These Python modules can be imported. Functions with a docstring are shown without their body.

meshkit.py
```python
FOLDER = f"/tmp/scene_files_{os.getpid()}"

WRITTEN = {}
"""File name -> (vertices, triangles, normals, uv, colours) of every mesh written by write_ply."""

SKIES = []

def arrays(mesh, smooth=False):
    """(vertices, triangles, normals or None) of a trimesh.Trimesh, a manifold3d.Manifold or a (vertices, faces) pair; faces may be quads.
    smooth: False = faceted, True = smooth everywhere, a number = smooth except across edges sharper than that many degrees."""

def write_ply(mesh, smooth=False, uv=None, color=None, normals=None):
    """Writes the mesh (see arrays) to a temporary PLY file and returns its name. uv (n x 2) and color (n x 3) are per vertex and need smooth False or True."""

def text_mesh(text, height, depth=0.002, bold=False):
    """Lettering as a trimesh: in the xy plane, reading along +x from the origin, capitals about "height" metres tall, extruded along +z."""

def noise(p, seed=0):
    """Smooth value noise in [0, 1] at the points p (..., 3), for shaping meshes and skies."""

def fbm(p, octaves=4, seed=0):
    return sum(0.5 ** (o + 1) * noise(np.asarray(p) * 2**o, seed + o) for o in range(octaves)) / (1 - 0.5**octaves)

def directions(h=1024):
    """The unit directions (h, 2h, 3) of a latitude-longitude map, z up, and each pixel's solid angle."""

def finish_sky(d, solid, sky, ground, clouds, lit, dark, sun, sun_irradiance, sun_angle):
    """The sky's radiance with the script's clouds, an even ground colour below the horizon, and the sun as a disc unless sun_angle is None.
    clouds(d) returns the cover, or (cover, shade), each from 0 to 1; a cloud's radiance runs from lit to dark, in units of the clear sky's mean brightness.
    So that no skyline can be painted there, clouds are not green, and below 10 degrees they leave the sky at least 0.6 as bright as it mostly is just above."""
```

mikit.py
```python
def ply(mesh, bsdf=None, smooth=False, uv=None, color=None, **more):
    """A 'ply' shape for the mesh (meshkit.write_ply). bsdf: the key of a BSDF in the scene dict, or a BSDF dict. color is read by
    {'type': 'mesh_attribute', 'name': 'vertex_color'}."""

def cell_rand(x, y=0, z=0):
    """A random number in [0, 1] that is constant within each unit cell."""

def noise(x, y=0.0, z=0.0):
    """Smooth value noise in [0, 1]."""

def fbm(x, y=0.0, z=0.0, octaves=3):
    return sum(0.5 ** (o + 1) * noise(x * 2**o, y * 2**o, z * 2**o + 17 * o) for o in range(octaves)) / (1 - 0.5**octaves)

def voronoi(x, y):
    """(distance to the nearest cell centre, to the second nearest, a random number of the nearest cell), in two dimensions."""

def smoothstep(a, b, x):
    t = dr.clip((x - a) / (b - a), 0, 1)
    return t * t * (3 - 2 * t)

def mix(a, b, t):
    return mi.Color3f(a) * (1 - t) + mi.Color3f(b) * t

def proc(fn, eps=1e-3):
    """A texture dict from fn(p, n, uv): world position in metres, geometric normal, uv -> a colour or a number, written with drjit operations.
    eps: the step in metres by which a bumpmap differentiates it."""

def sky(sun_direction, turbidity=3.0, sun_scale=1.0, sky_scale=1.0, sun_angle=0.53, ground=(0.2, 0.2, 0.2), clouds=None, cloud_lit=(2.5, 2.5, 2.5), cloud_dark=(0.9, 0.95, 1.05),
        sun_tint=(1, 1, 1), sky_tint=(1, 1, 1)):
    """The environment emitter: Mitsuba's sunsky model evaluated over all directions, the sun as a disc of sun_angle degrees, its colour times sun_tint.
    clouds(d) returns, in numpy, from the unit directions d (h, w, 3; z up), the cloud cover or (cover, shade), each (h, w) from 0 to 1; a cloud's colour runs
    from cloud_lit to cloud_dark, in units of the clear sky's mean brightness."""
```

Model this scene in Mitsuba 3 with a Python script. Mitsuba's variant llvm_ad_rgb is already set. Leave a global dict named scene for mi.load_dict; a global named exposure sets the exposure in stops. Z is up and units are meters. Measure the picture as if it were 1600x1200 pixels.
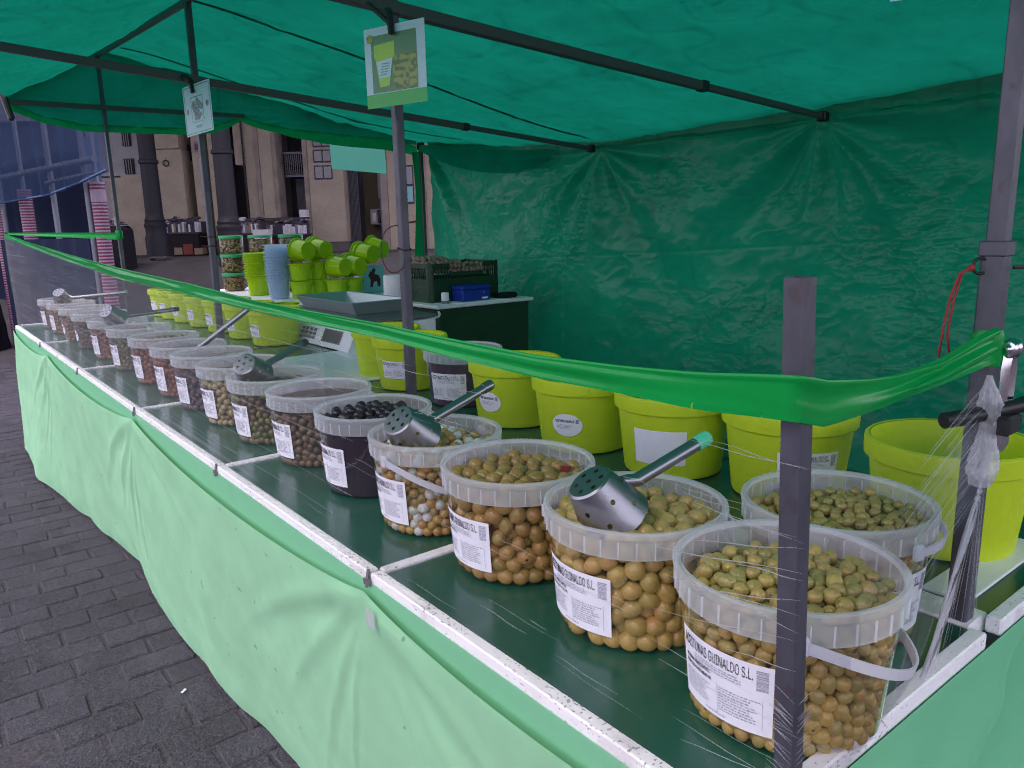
import math, random
import numpy as np, trimesh, manifold3d as m3
import drjit as dr, mitsuba as mi
import mikit, meshkit
from mikit import proc, noise, fbm, voronoi, cell_rand, smoothstep, mix
from scipy.spatial import cKDTree

PI = math.pi
T = mi.ScalarTransform4f
RNG = np.random.default_rng(7)
random.seed(7)
scene, labels = {"type": "scene"}, {}

# ------------------------------------------------------------------ camera, sky, exposure
# x: from the customers across the counter to the back of the stall, y: along the counter away from the camera, z: up
CAM_R = np.array([[0.7830, 0.1444, 0.6059], [-0.6216, 0.1452, 0.7697], [-0.0232, 0.9788, -0.2034]])  # columns right, up, forward
CAM_R = np.linalg.svd(CAM_R)[0] @ np.linalg.svd(CAM_R)[2]
M = np.eye(4); M[:3, 0], M[:3, 1], M[:3, 2], M[:3, 3] = -CAM_R[:, 0], CAM_R[:, 1], CAM_R[:, 2], (0, 0, 1.5)
scene["camera"] = {"type": "perspective", "fov": 67.38, "fov_axis": "x", "near_clip": 0.05, "far_clip": 400.0, "to_world": T(M.tolist())}
scene["sky_light"] = mikit.sky((-0.55, -0.25, 0.8), turbidity=4, sun_scale=0.15, sun_angle=24, clouds=lambda d: 1.0,
                               cloud_lit=(2.24, 2.16, 2.58), cloud_dark=(0.95, 0.92, 1.1))
exposure = 2.82


# ------------------------------------------------------------------ materials
def rgb(*c):
    return {"type": "rgb", "value": list(map(float, c))}


def mat(key, base, rough=0.5, spec=0.5, metal=0.0, bump=None, bump_scale=1.0, two=True, **more):
    b = {"type": "principled", "base_color": base if isinstance(base, dict) else rgb(*base), "roughness": rough, "specular": spec, "metallic": metal, **more}
    if bump:
        b = {"type": "bumpmap", "arbitrary": bump, "scale": bump_scale, "bsdf": b}
    scene[key] = {"type": "twosided", "bsdf": b} if two else b
    return key


def ref(k):
    return {"type": "ref", "id": k}


def thin(base, diff_trans=1.0, rough=0.5, eta=1.4, **more):
    return {"type": "principledthin", "base_color": base if isinstance(base, dict) else rgb(*base), "roughness": rough, "diff_trans": diff_trans, "eta": eta, "spec_trans": 0.0, **more}


C3 = mi.Color3f


def paver_col(p, n, uv):
    g = noise(p.x * 260, p.y * 260, p.z * 260)
    t = cell_rand(dr.floor(p.y / 0.135) * 7 + dr.floor(p.x / 0.24 + 0.5 * dr.floor(p.y / 0.135)), 3)
    k = 0.35 + 0.95 * g + 0.35 * (fbm(p.x * 6, p.y * 6, 0) - 0.5) + 0.2 * (t - 0.5)
    return C3(0.078, 0.073, 0.096) * k + C3(0.08) * smoothstep(0.86, 0.93, noise(p.x * 330, p.y * 330, 5))


mat("paver_stone", proc(paver_col), rough=0.8, spec=0.3, bump=proc(lambda p, n, uv: 0.0060 * noise(p.x * 220, p.y * 220, p.z * 90) + 0.0045 * noise(p.x * 70, p.y * 70, 3), eps=1e-3))
mat("joint_sand", proc(lambda p, n, uv: C3(0.075, 0.067, 0.080) * (0.6 + 0.8 * noise(p.x * 150, p.y * 150))), rough=0.95, spec=0.1)
mat("far_paving", proc(lambda p, n, uv: C3(0.055, 0.050, 0.060) * (0.75 + 0.5 * fbm(p.x * 3, p.y * 3, 0))), rough=0.9, spec=0.2)


def cloth_col(p, n, uv):
    s = fbm(p.x * 9, p.y * 9, p.z * 9)
    spot = smoothstep(0.90, 0.95, noise(p.x * 45, p.y * 45, p.z * 45 + 7)) * smoothstep(0.5, 0.7, noise(p.y * 3, p.z * 3, 4))
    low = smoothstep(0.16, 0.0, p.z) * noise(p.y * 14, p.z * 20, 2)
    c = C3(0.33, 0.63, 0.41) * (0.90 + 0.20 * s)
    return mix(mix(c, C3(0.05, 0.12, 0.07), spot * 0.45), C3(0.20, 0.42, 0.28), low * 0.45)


scene["skirt_cloth"] = {"type": "bumpmap", "arbitrary": proc(lambda p, n, uv: 0.0010 * fbm(p.x * 34, p.y * 34, p.z * 20) + 0.0002 * noise(p.x * 500, p.y * 500, p.z * 500), eps=2e-3), "scale": 1.0,
                        "bsdf": thin(proc(cloth_col), diff_trans=0.45, rough=0.75, eta=1.2)}
scene["upper_cloth_green"] = thin((0.25, 0.62, 0.38), diff_trans=0.45, rough=0.75, eta=1.2)
scene["shaded_end_cloth"] = {"type": "bumpmap", "arbitrary": proc(lambda p, n, uv: 0.0010 * fbm(p.x * 34, p.y * 34, p.z * 20), eps=2e-3), "scale": 1.0, "bsdf": thin((0.19, 0.55, 0.32), diff_trans=0.45, rough=0.75, eta=1.2)}  # skirt green darkened, so the near end's shade is in the colour
mat("green_panel", proc(lambda p, n, uv: C3(0.011, 0.080, 0.053) * (0.85 + 0.3 * fbm(p.x * 7, p.y * 7, 0)) + C3(0.012, 0.02, 0.018) * smoothstep(0.55, 0.9, fbm(p.x * 3, p.y * 22, 1))), rough=0.22, spec=0.6)


def timber_col(p, n, uv):
    speck = smoothstep(0.74, 0.84, noise(p.x * 330, p.y * 260, p.z * 330)) * smoothstep(0.30, 0.6, noise(p.x * 14, p.y * 14, p.z * 14))
    dirt = smoothstep(0.55, 0.8, fbm(p.x * 16, p.y * 16, p.z * 16))
    return mix(mix(C3(0.80, 0.78, 0.83), C3(0.52, 0.48, 0.50), dirt * 0.5), C3(0.13, 0.11, 0.13), speck * 0.85)


mat("white_timber", proc(timber_col), rough=0.5, spec=0.4, bump=proc(lambda p, n, uv: 0.0008 * noise(p.x * 160, p.y * 40, p.z * 160)))
mat("white_board", (0.72, 0.72, 0.78), rough=0.35)


def steel_col(p, n, uv):
    k = fbm(p.x * 40, p.y * 40, p.z * 14)
    rust = smoothstep(0.66, 0.78, fbm(p.x * 55, p.y * 55, p.z * 30 + 9)) * 0.55
    return mix(C3(0.105, 0.103, 0.132) * (0.6 + 0.7 * k), C3(0.085, 0.060, 0.060), rust)


mat("post_steel", proc(steel_col), rough=0.42, spec=0.5, metal=0.4)
mat("beam_steel", (0.09, 0.095, 0.10), rough=0.45, metal=0.35)
mat("black_plastic", (0.012, 0.012, 0.014), rough=0.4)
mat("black_cloth", (0.015, 0.015, 0.022), rough=0.8, spec=0.2)


def crinkle(p):
    a = 1.0 - dr.abs(2 * noise(p.x * 16, p.y * 16, p.z * 22) - 1)
    b = 1.0 - dr.abs(2 * noise(p.x * 38 + 5, p.y * 38, p.z * 48) - 1)
    q = 1.0 - dr.abs(2 * noise(p.y * 5 + p.z * 4, p.z * 7 - p.y * 2, p.x * 5 + 2) - 1)
    gate = smoothstep(0.38, 0.66, fbm(p.x * 1.5 + 3, p.y * 1.5, p.z * 1.5))
    return gate * (0.0048 * a * a * a + 0.0024 * b * b) + 0.0032 * q * q * q * q


def tarp_col(r, g, b):
    def f(p, n, uv):
        k = fbm(p.x * 2.1, p.y * 2.1, p.z * 2.1) - 0.5
        weave = noise(p.x * 330, p.y * 330, p.z * 330) - 0.5
        rid = 1 - dr.abs(2 * noise(p.x * 3.3 + p.y, p.y * 4.1 - 0.7 * p.x, p.z * 4) - 1)  # dark crease lines painted into the colour to stand for fold shading
        fine = 1 - dr.abs(2 * noise(p.x * 9, p.y * 8 + p.z * 6, p.z * 9) - 1)
        return C3(r, g, b) * (1.0 + 0.45 * k + 0.22 * (fbm(p.x * 7, p.y * 7, p.z * 7) - 0.5) + 0.10 * weave - 0.13 * smoothstep(0.90, 1.0, rid) * smoothstep(0.45, 0.6, noise(p.x * 1.3, p.y * 1.3, 4)) - 0.05 * smoothstep(0.85, 1.0, fine))
    return proc(f)


WALL_COL = tarp_col(0.006, 0.245, 0.135)
scene["roof_tarp"] = {"type": "bumpmap", "arbitrary": proc(lambda p, n, uv: 1.6 * crinkle(p), eps=3e-3), "scale": 1.0, "bsdf": thin(tarp_col(0.006, 0.268, 0.172), diff_trans=0.62, rough=0.42, eta=1.45)}
scene["wall_tarp"] = {"type": "bumpmap", "arbitrary": proc(lambda p, n, uv: 1.0 * crinkle(p), eps=3e-3), "scale": 1.0, "bsdf": {"type": "blendbsdf", "weight": 0.70, "a": thin(WALL_COL, diff_trans=1.0, rough=0.4),
                       "b": {"type": "twosided", "bsdf": {"type": "principled", "base_color": WALL_COL, "roughness": 0.33, "specular": 0.42}}}}
scene["hem_tarp"] = thin((0.006, 0.30, 0.10), diff_trans=0.45, rough=0.45)
scene["teal_sheet"] = thin((0.22, 0.72, 0.58), diff_trans=1.0, rough=0.5)
BAND_COL = proc(lambda p, n, uv: C3(0.003, 0.33, 0.060) * (0.85 + 0.3 * fbm(p.x * 8, p.y * 8, p.z * 40)))
scene["band_film"] = {"type": "blendbsdf", "weight": 0.55, "a": thin(BAND_COL, diff_trans=0.8, rough=0.22), "b": {"type": "twosided", "bsdf": {"type": "principled", "base_color": (BAND_COL) if isinstance(BAND_COL, dict) else rgb(*BAND_COL), "roughness": 0.22, "specular": 0.5}}}
scene["stretch_film"] = {"type": "thindielectric", "int_ior": 1.14, "specular_transmittance": rgb(0.97, 0.97, 0.985), "specular_reflectance": rgb(0.35, 0.35, 0.40)}
scene["film_crease"] = thin((0.80, 0.80, 0.86), diff_trans=1.0, rough=0.12, eta=1.6, spec_trans=0.35)
scene["film_gather"] = {"type": "blendbsdf", "weight": 0.45, "a": {"type": "thindielectric", "int_ior": 1.4}, "b": {"type": "bumpmap", "arbitrary": proc(lambda p, n, uv: 0.004 * (1 - dr.abs(2 * noise(p.x * 90, p.y * 90, p.z * 70) - 1))), "scale": 1.0, "bsdf": thin((0.86, 0.85, 0.92), diff_trans=1.0, rough=0.15, eta=1.6)}}
scene["clear_plastic"] = {"type": "thindielectric", "int_ior": 1.30, "specular_transmittance": rgb(0.92, 0.87, 0.86)}
scene["rim_plastic"] = {"type": "blendbsdf", "weight": 0.50, "a": {"type": "thindielectric", "int_ior": 1.35}, "b": thin((0.93, 0.945, 1.0), diff_trans=1.0, rough=0.3)}
scene["milky_plastic"] = thin((0.78, 0.78, 0.85), diff_trans=0.8, rough=0.35)
scene["brine_surface"] = {"type": "blendbsdf", "weight": 0.05, "a": {"type": "thindielectric", "int_ior": 1.25, "specular_transmittance": rgb(1.0, 0.98, 0.90)}, "b": {"type": "twosided", "bsdf": {"type": "diffuse", "reflectance": rgb(0.20, 0.18, 0.09)}}}
mat("brown_brine", (0.070, 0.034, 0.018), rough=0.08, spec=0.25)
LIME_COL = proc(lambda p, n, uv: C3(0.56, 0.72, 0.030) * (0.97 + 0.06 * fbm(p.x * 30, p.y * 30, p.z * 30)))
scene["lime_plastic"] = {"type": "blendbsdf", "weight": 0.6, "a": thin(LIME_COL, diff_trans=0.8, rough=0.32), "b": {"type": "twosided", "bsdf": {"type": "principled", "base_color": (LIME_COL) if isinstance(LIME_COL, dict) else rgb(*LIME_COL), "roughness": 0.32, "specular": 0.5}}}
scene["tub_plastic"] = {"type": "blendbsdf", "weight": 0.6, "a": thin((0.40, 0.64, 0.014), diff_trans=0.8, rough=0.22), "b": {"type": "twosided", "bsdf": {"type": "principled", "base_color": ((0.40, 0.64, 0.014)) if isinstance((0.40, 0.64, 0.014), dict) else rgb(*(0.40, 0.64, 0.014)), "roughness": 0.22, "specular": 0.5}}}
scene["olive_skin"] = {"type": "principled", "base_color": {"type": "mesh_attribute", "name": "vertex_color"}, "roughness": 0.17, "specular": 0.5, "clearcoat": 0.15, "clearcoat_gloss": 0.9}
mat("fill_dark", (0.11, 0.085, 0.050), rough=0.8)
mat("paper", (0.82, 0.81, 0.90), rough=0.55, spec=0.3)
mat("ink", (0.02, 0.02, 0.035), rough=0.6, spec=0.2)
mat("grey_ink", (0.30, 0.30, 0.38), rough=0.6, spec=0.2)
scene["stainless"] = {"type": "twosided", "bsdf": {"type": "principled", "base_color": rgb(0.34, 0.34, 0.37), "metallic": 0.95, "roughness": 0.30, "specular": 0.5}}
scene["shiny_steel"] = {"type": "twosided", "bsdf": {"type": "roughconductor", "material": "Cr", "alpha": 0.06}}
mat("cord_red", (0.30, 0.03, 0.035), rough=0.7)
mat("wire_dark", (0.07, 0.018, 0.022), rough=0.5)
mat("blue_box", (0.006, 0.030, 0.30), rough=0.4)
mat("crate_green", (0.004, 0.038, 0.015), rough=0.45)
mat("nut_shell", proc(lambda p, n, uv: mix(C3(0.16, 0.11, 0.085), C3(0.34, 0.25, 0.20), noise(p.x * 60, p.y * 60, p.z * 60))), rough=0.7)
mat("cloth_dark_green", (0.004, 0.050, 0.020), rough=0.7)
scene["jar_glass"] = {"type": "thindielectric", "int_ior": 1.2}
mat("jar_lid", (0.02, 0.28, 0.10), rough=0.3)
mat("tray_steel", (0.35, 0.44, 0.45), rough=0.25, metal=0.6)
mat("grey_metal", (0.16, 0.15, 0.17), rough=0.4, metal=0.4)
mat("screen_grey", (0.11, 0.10, 0.13), rough=0.2)
mat("blue_tin", (0.24, 0.50, 0.58), rough=0.35)
scene["cup_plastic"] = {"type": "blendbsdf", "weight": 0.5, "a": {"type": "thindielectric", "int_ior": 1.4}, "b": thin((0.62, 0.76, 0.90), diff_trans=1.0, rough=0.2)}


def stone_col(r, g, b, amt=0.3):
    return proc(lambda p, n, uv: C3(r, g, b) * (1 - amt / 2 + amt * fbm(p.x * 3.1, p.y * 3.1, p.z * 3.1) + 0.14 * (noise(p.x * 24, p.y * 24, p.z * 24) - 0.5)))


mat("render_pale", stone_col(0.42, 0.345, 0.285), rough=0.9, spec=0.1)
mat("render_grey", stone_col(0.34, 0.32, 0.35), rough=0.9, spec=0.1)
mat("stone_rough", stone_col(0.30, 0.245, 0.225, 0.8), rough=0.95, spec=0.1)
mat("stone_dark", stone_col(0.12, 0.105, 0.115, 0.5), rough=0.95, spec=0.1)
mat("stone_blue", stone_col(0.075, 0.085, 0.14, 0.4), rough=0.9, spec=0.1)
mat("iron_grey", (0.028, 0.026, 0.036), rough=0.55, spec=0.25)
mat("dark_opening", (0.022, 0.019, 0.024), rough=0.6, spec=0.2)
mat("door_grey", (0.12, 0.105, 0.14), rough=0.6)
mat("pane_dark", (0.04, 0.04, 0.055), rough=0.15)
mat("cardboard", (0.30, 0.22, 0.16), rough=0.85, spec=0.1)
mat("book_white", (0.62, 0.60, 0.66), rough=0.6)
mat("book_dark", (0.05, 0.04, 0.07), rough=0.6)
mat("book_red", (0.22, 0.05, 0.04), rough=0.6)
mat("navy_sheet", (0.013, 0.018, 0.045), rough=0.9, spec=0.1)
mat("blue_sheet", (0.035, 0.075, 0.20), rough=0.55)
scene["blue_net"] = {"type": "mask", "opacity": proc(lambda p, n, uv: 0.38 + 0.34 * fbm(p.x * 5, p.y * 5, p.z * 0.8) + 0.1 * noise(p.x * 3, p.y * 3, p.z * 20)), "bsdf": thin((0.036, 0.058, 0.125), diff_trans=0.9, rough=0.7)}
mat("tape_red", (0.13, 0.018, 0.055), rough=0.5)
mat("tape_white", (0.24, 0.18, 0.27), rough=0.5)
mat("scaffold_tube", (0.15, 0.16, 0.21), rough=0.45, metal=0.5)
mat("sign_green_lit", (0.42, 0.68, 0.73), rough=0.3)  # white card tinted teal: the canopy's green light is in the colour
mat("sign_green", (0.01, 0.42, 0.06), rough=0.3)
mat("sign_olive", proc(lambda p, n, uv: mix(C3(0.06, 0.17, 0.05), C3(0.26, 0.36, 0.07), smoothstep(0.35, 0.65, noise(p.x * 110, p.y * 110, p.z * 110)))), rough=0.3)
mat("sign_dark_green", (0.06, 0.24, 0.11), rough=0.3)
mat("sign_lime", (0.30, 0.62, 0.05), rough=0.3)
mat("sign_frame", (0.05, 0.30, 0.25), rough=0.3)
mat("sign_print", proc(lambda p, n, uv: mix(C3(0.03, 0.09, 0.10), C3(0.12, 0.28, 0.28), noise(p.x * 70, p.y * 70, p.z * 70))), rough=0.3)
mat("skin", (0.36, 0.22, 0.17), rough=0.6)
mat("jacket_navy", (0.03, 0.035, 0.07), rough=0.8)
mat("trousers_dark", (0.03, 0.03, 0.035), rough=0.8)
mat("hair_dark", (0.02, 0.014, 0.012), rough=0.6)
mat("mint_cap", (0.10, 0.62, 0.36), rough=0.4)


# ------------------------------------------------------------------ mesh helpers: (vertices, faces)
def cat(parts):
    vs, fs, n = [], [], 0
    for v, f in parts:
        v, f = np.asarray(v, float), np.asarray(f, int)
        if f.shape[1] == 4:
            f = np.vstack([f[:, [0, 1, 2]], f[:, [0, 2, 3]]])
        vs.append(v); fs.append(f + n); n += len(v)
    return np.vstack(vs), np.vstack(fs)


def box(x0, x1, y0, y1, z0, z1, c=0.0):
    lo, hi = np.array([x0, y0, z0], float), np.array([x1, y1, z1], float)
    if c <= 0:
        v = np.array([[x, y, z] for x in (0, 1) for y in (0, 1) for z in (0, 1)]) * (hi - lo) + lo
        return v, np.array([[0, 1, 3], [0, 3, 2], [4, 6, 7], [4, 7, 5], [0, 4, 5], [0, 5, 1], [2, 3, 7], [2, 7, 6], [0, 2, 6], [0, 6, 4], [1, 5, 7], [1, 7, 3]])
    mid, half = (lo + hi) / 2, (hi - lo) / 2
    pts = [mid + (np.array(s) * 2 - 1) * (half - np.where(np.arange(3) == k, 0, c)) for s in np.ndindex(2, 2, 2) for k in range(3)]
    h = trimesh.convex.convex_hull(np.array(pts))
    return np.array(h.vertices), np.array(h.faces)


def rot(v, axis, a, about=(0, 0, 0)):
    ax = np.asarray(axis, float); ax = ax / np.linalg.norm(ax)
    K = np.array([[0, -ax[2], ax[1]], [ax[2], 0, -ax[0]], [-ax[1], ax[0], 0]])
    Rm = np.eye(3) + math.sin(a) * K + (1 - math.cos(a)) * K @ K
    return (np.asarray(v) - about) @ Rm.T + about


def moved(mesh, d=(0, 0, 0), rz=0.0, s=1.0):
    v = rot(np.asarray(mesh[0], float) * s, (0, 0, 1), rz) + np.asarray(d)
    return v, mesh[1]


def frame(d):
    d = np.asarray(d, float); d = d / np.linalg.norm(d)
    a = np.cross(d, [0, 0, 1.0] if abs(d[2]) < 0.95 else [1.0, 0, 0]); a /= np.linalg.norm(a)
    return a, np.cross(d, a), d


def bar(p, q, w, h=None, c=0.0):
    """A box section bar from p to q, w wide, h high."""
    h = h or w
    p, q = np.asarray(p, float), np.asarray(q, float)
    a, b, d = frame(q - p)
    L = np.linalg.norm(q - p)
    v, f = box(-w / 2, w / 2, -h / 2, h / 2, 0, L, c)
    return p + v @ np.stack([a, b, d]), f


def tube(path, r, n=10, caps=True):
    p = np.asarray(path, float)
    t = np.gradient(p, axis=0); t /= np.linalg.norm(t, axis=1, keepdims=True) + 1e-12
    a = frame(t[0])[0]
    ang = np.arange(n) * 2 * PI / n
    rr = np.broadcast_to(r, (len(p),))
    V = []
    for i in range(len(p)):
        a = a - t[i] * (a @ t[i]); a /= np.linalg.norm(a)
        b = np.cross(t[i], a)
        V.append(p[i] + rr[i] * (np.cos(ang)[:, None] * a + np.sin(ang)[:, None] * b))
    V = np.vstack(V)
    i, j = np.meshgrid(np.arange(len(p) - 1), np.arange(n), indexing="ij")
    F = np.stack([i * n + j, i * n + (j + 1) % n, (i + 1) * n + (j + 1) % n, (i + 1) * n + j], -1).reshape(-1, 4)
    F = np.vstack([F[:, [0, 1, 2]], F[:, [0, 2, 3]]])
    if caps:
        k = len(V)
        V = np.vstack([V, p[:1], p[-1:]])
        j = np.arange(n); e = (len(p) - 1) * n
        F = np.vstack([F, np.stack([j * 0 + k, (j + 1) % n, j], 1), np.stack([j * 0 + k + 1, e + j, e + (j + 1) % n], 1)])
    return V, F


def strap(path, w, t, up):
    """A flat strap along a path, w wide along up, t thick."""
    p = np.asarray(path, float)
    tg = np.gradient(p, axis=0); tg /= np.linalg.norm(tg, axis=1, keepdims=True)
    V = []
    for i in range(len(p)):
        u = np.asarray(up[i] if np.ndim(up) > 1 else up, float)
        u = u - tg[i] * (u @ tg[i]); u /= np.linalg.norm(u)
        n = np.cross(tg[i], u)
        V += [p[i] + su * u * w / 2 + sn * n * t / 2 for su, sn in ((-1, -1), (1, -1), (1, 1), (-1, 1))]
    n = len(p); F = []
    for i in range(n - 1):
        for k in range(4):
            a, b = 4 * i + k, 4 * i + (k + 1) % 4
            F += [[a, b, b + 4], [a, b + 4, a + 4]]
    F += [[0, 2, 1], [0, 3, 2], [4 * n - 4, 4 * n - 3, 4 * n - 2], [4 * n - 4, 4 * n - 2, 4 * n - 1]]
    return np.array(V), np.array(F)


def lathe(profile, n=64, a0=0.0, a1=2 * PI):
    pr = np.asarray(profile, float)
    full = abs(a1 - a0 - 2 * PI) < 1e-6
    m = n if full else n + 1
    ang = a0 + (a1 - a0) * np.arange(m) / n
    V = np.stack([np.outer(np.cos(ang), pr[:, 0]), np.outer(np.sin(ang), pr[:, 0]), np.tile(pr[:, 1], (m, 1))], -1).reshape(-1, 3)
    k = len(pr)
    i, j = np.meshgrid(np.arange(n), np.arange(k - 1), indexing="ij")
    i2 = (i + 1) % m
    F = np.stack([i * k + j, i2 * k + j, i2 * k + j + 1, i * k + j + 1], -1).reshape(-1, 4)
    return V, np.vstack([F[:, [0, 1, 2]], F[:, [0, 2, 3]]])


def sheet(fn, nu, nv):
    """A grid mesh from fn(u, v) in [0,1]^2 -> (..., 3)."""
    u, v = np.meshgrid(np.linspace(0, 1, nu + 1), np.linspace(0, 1, nv + 1), indexing="ij")
    P = np.asarray(fn(u, v), float).reshape(-1, 3)
    i, j = np.meshgrid(np.arange(nu), np.arange(nv), indexing="ij")
    k = nv + 1
    F = np.stack([i * k + j, (i + 1) * k + j, (i + 1) * k + j + 1, i * k + j + 1], -1).reshape(-1, 4)
    return P, np.vstack([F[:, [0, 1, 2]], F[:, [0, 2, 3]]])


def nz(x, y, z=0.0, s=0, o=3):
    x, y, z = np.broadcast_arrays(np.asarray(x, float), np.asarray(y, float), np.asarray(z, float))
    return meshkit.fbm(np.stack([x, y, z], -1), o, s) - 0.5


def sst(a, b, x):
    t = np.clip((np.asarray(x, float) - a) / (b - a), 0, 1)
    return t * t * (3 - 2 * t)


def hull(pts):
    h = trimesh.convex.convex_hull(np.asarray(pts, float))
    return np.array(h.vertices), np.array(h.faces)


# ------------------------------------------------------------------ scene entries
def free(key):
    if key not in scene and key not in labels and not any(k.startswith(key + "__") for k in (key,)):
        return key
    n = 1
    while f"{key}_{n:03d}" in scene or f"{key}_{n:03d}" in labels:
        n += 1
    return f"{key}_{n:03d}"


_count = {}


def numbered(key):
    n = _count.get(key, 0); _count[key] = n + 1
    return key if n == 0 else f"{key}_{n:03d}"


def P(mesh, bsdf, smooth=False, **kw):
    return mikit.ply(mesh, bsdf, smooth=smooth, **kw)


def put(name, shape, parent=None, at=None, label=None):
    """One entry of the scene: a part under parent, or a thing of its own."""
    key = numbered(f"{parent}__{name}" if parent else name)
    scene[key] = {**shape, "to_world": at} if at is not None else shape
    if label:
        labels[key] = {"label": label}
    return key


def thing(name, label, cat_, group=None, kind=None):
    key = numbered(name)
    labels[key] = {"label": label, "category": cat_}
    if group:
        labels[key]["group"] = group
    if kind:
        labels[key]["kind"] = kind
    return key


def solo(name, shape, label, cat_, group=None, kind=None, at=None):
    key = thing(name, label, cat_, group, kind)
    scene[key] = {**shape, "to_world": at} if at is not None else shape
    return key


def struct(name, shape, label=None):
    key = numbered(name)
    scene[key] = shape
    labels[key] = {"kind": "structure", "label": label or name.replace("_", " ")}
    return key


def tr(x=0, y=0, z=0, rz=0.0, s=1.0):
    return T().translate([x, y, z]).rotate([0, 0, 1], math.degrees(rz)).scale(s)


FWD = np.array([0.618, 0.786, 0.0]); RGT = np.array([0.786, -0.618, 0.0])     # the far facade's frame: it stands square to this direction
CT = 0.88                                                                  # counter top

# ------------------------------------------------------------------ ground
def ground_z(x, y):
    d = x * FWD[0] + y * FWD[1]
    return 0.95 * sst(10.5, 17.5, d)


def ground_fn(u, v):
    x = -60 + 200 * u; y = -40 + 200 * v
    z = ground_z(x, y) - 0.012
    return np.stack([x, y, z], -1)


g = struct("ground", P(sheet(ground_fn, 200, 200), "far_paving", smooth=True), "dark block paving of the street, rising gently towards the arcade")
bed = put("joint_bed", P(sheet(lambda u, v: np.stack([-2.5 + 3.4 * u, -0.5 + 11.5 * v, 0 * u - 0.006], -1), 2, 2), "joint_sand"), g)
PX, PY, GAP = 0.24, 0.135, 0.009
variants = []
for k in range(6):
    r = np.random.default_rng(50 + k)
    v, f = box(-PX / 2 + GAP / 2, PX / 2 - GAP / 2, -PY / 2 + GAP / 2, PY / 2 - GAP / 2, -0.03, 0.0, 0.006)
    v = v + r.normal(0, 0.0012, v.shape)
    variants.append((v, f))
vshape = [P(v, "paver_stone") for v in variants]
cells = []
for j in range(0, 84):
    y = j * PY - 0.2
    for i in range(-9, 5):
        x = (i + 0.5 * (j % 2)) * PX + 0.05
        if -2.3 < x < 0.78:
            cells.append((x, y))
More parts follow.
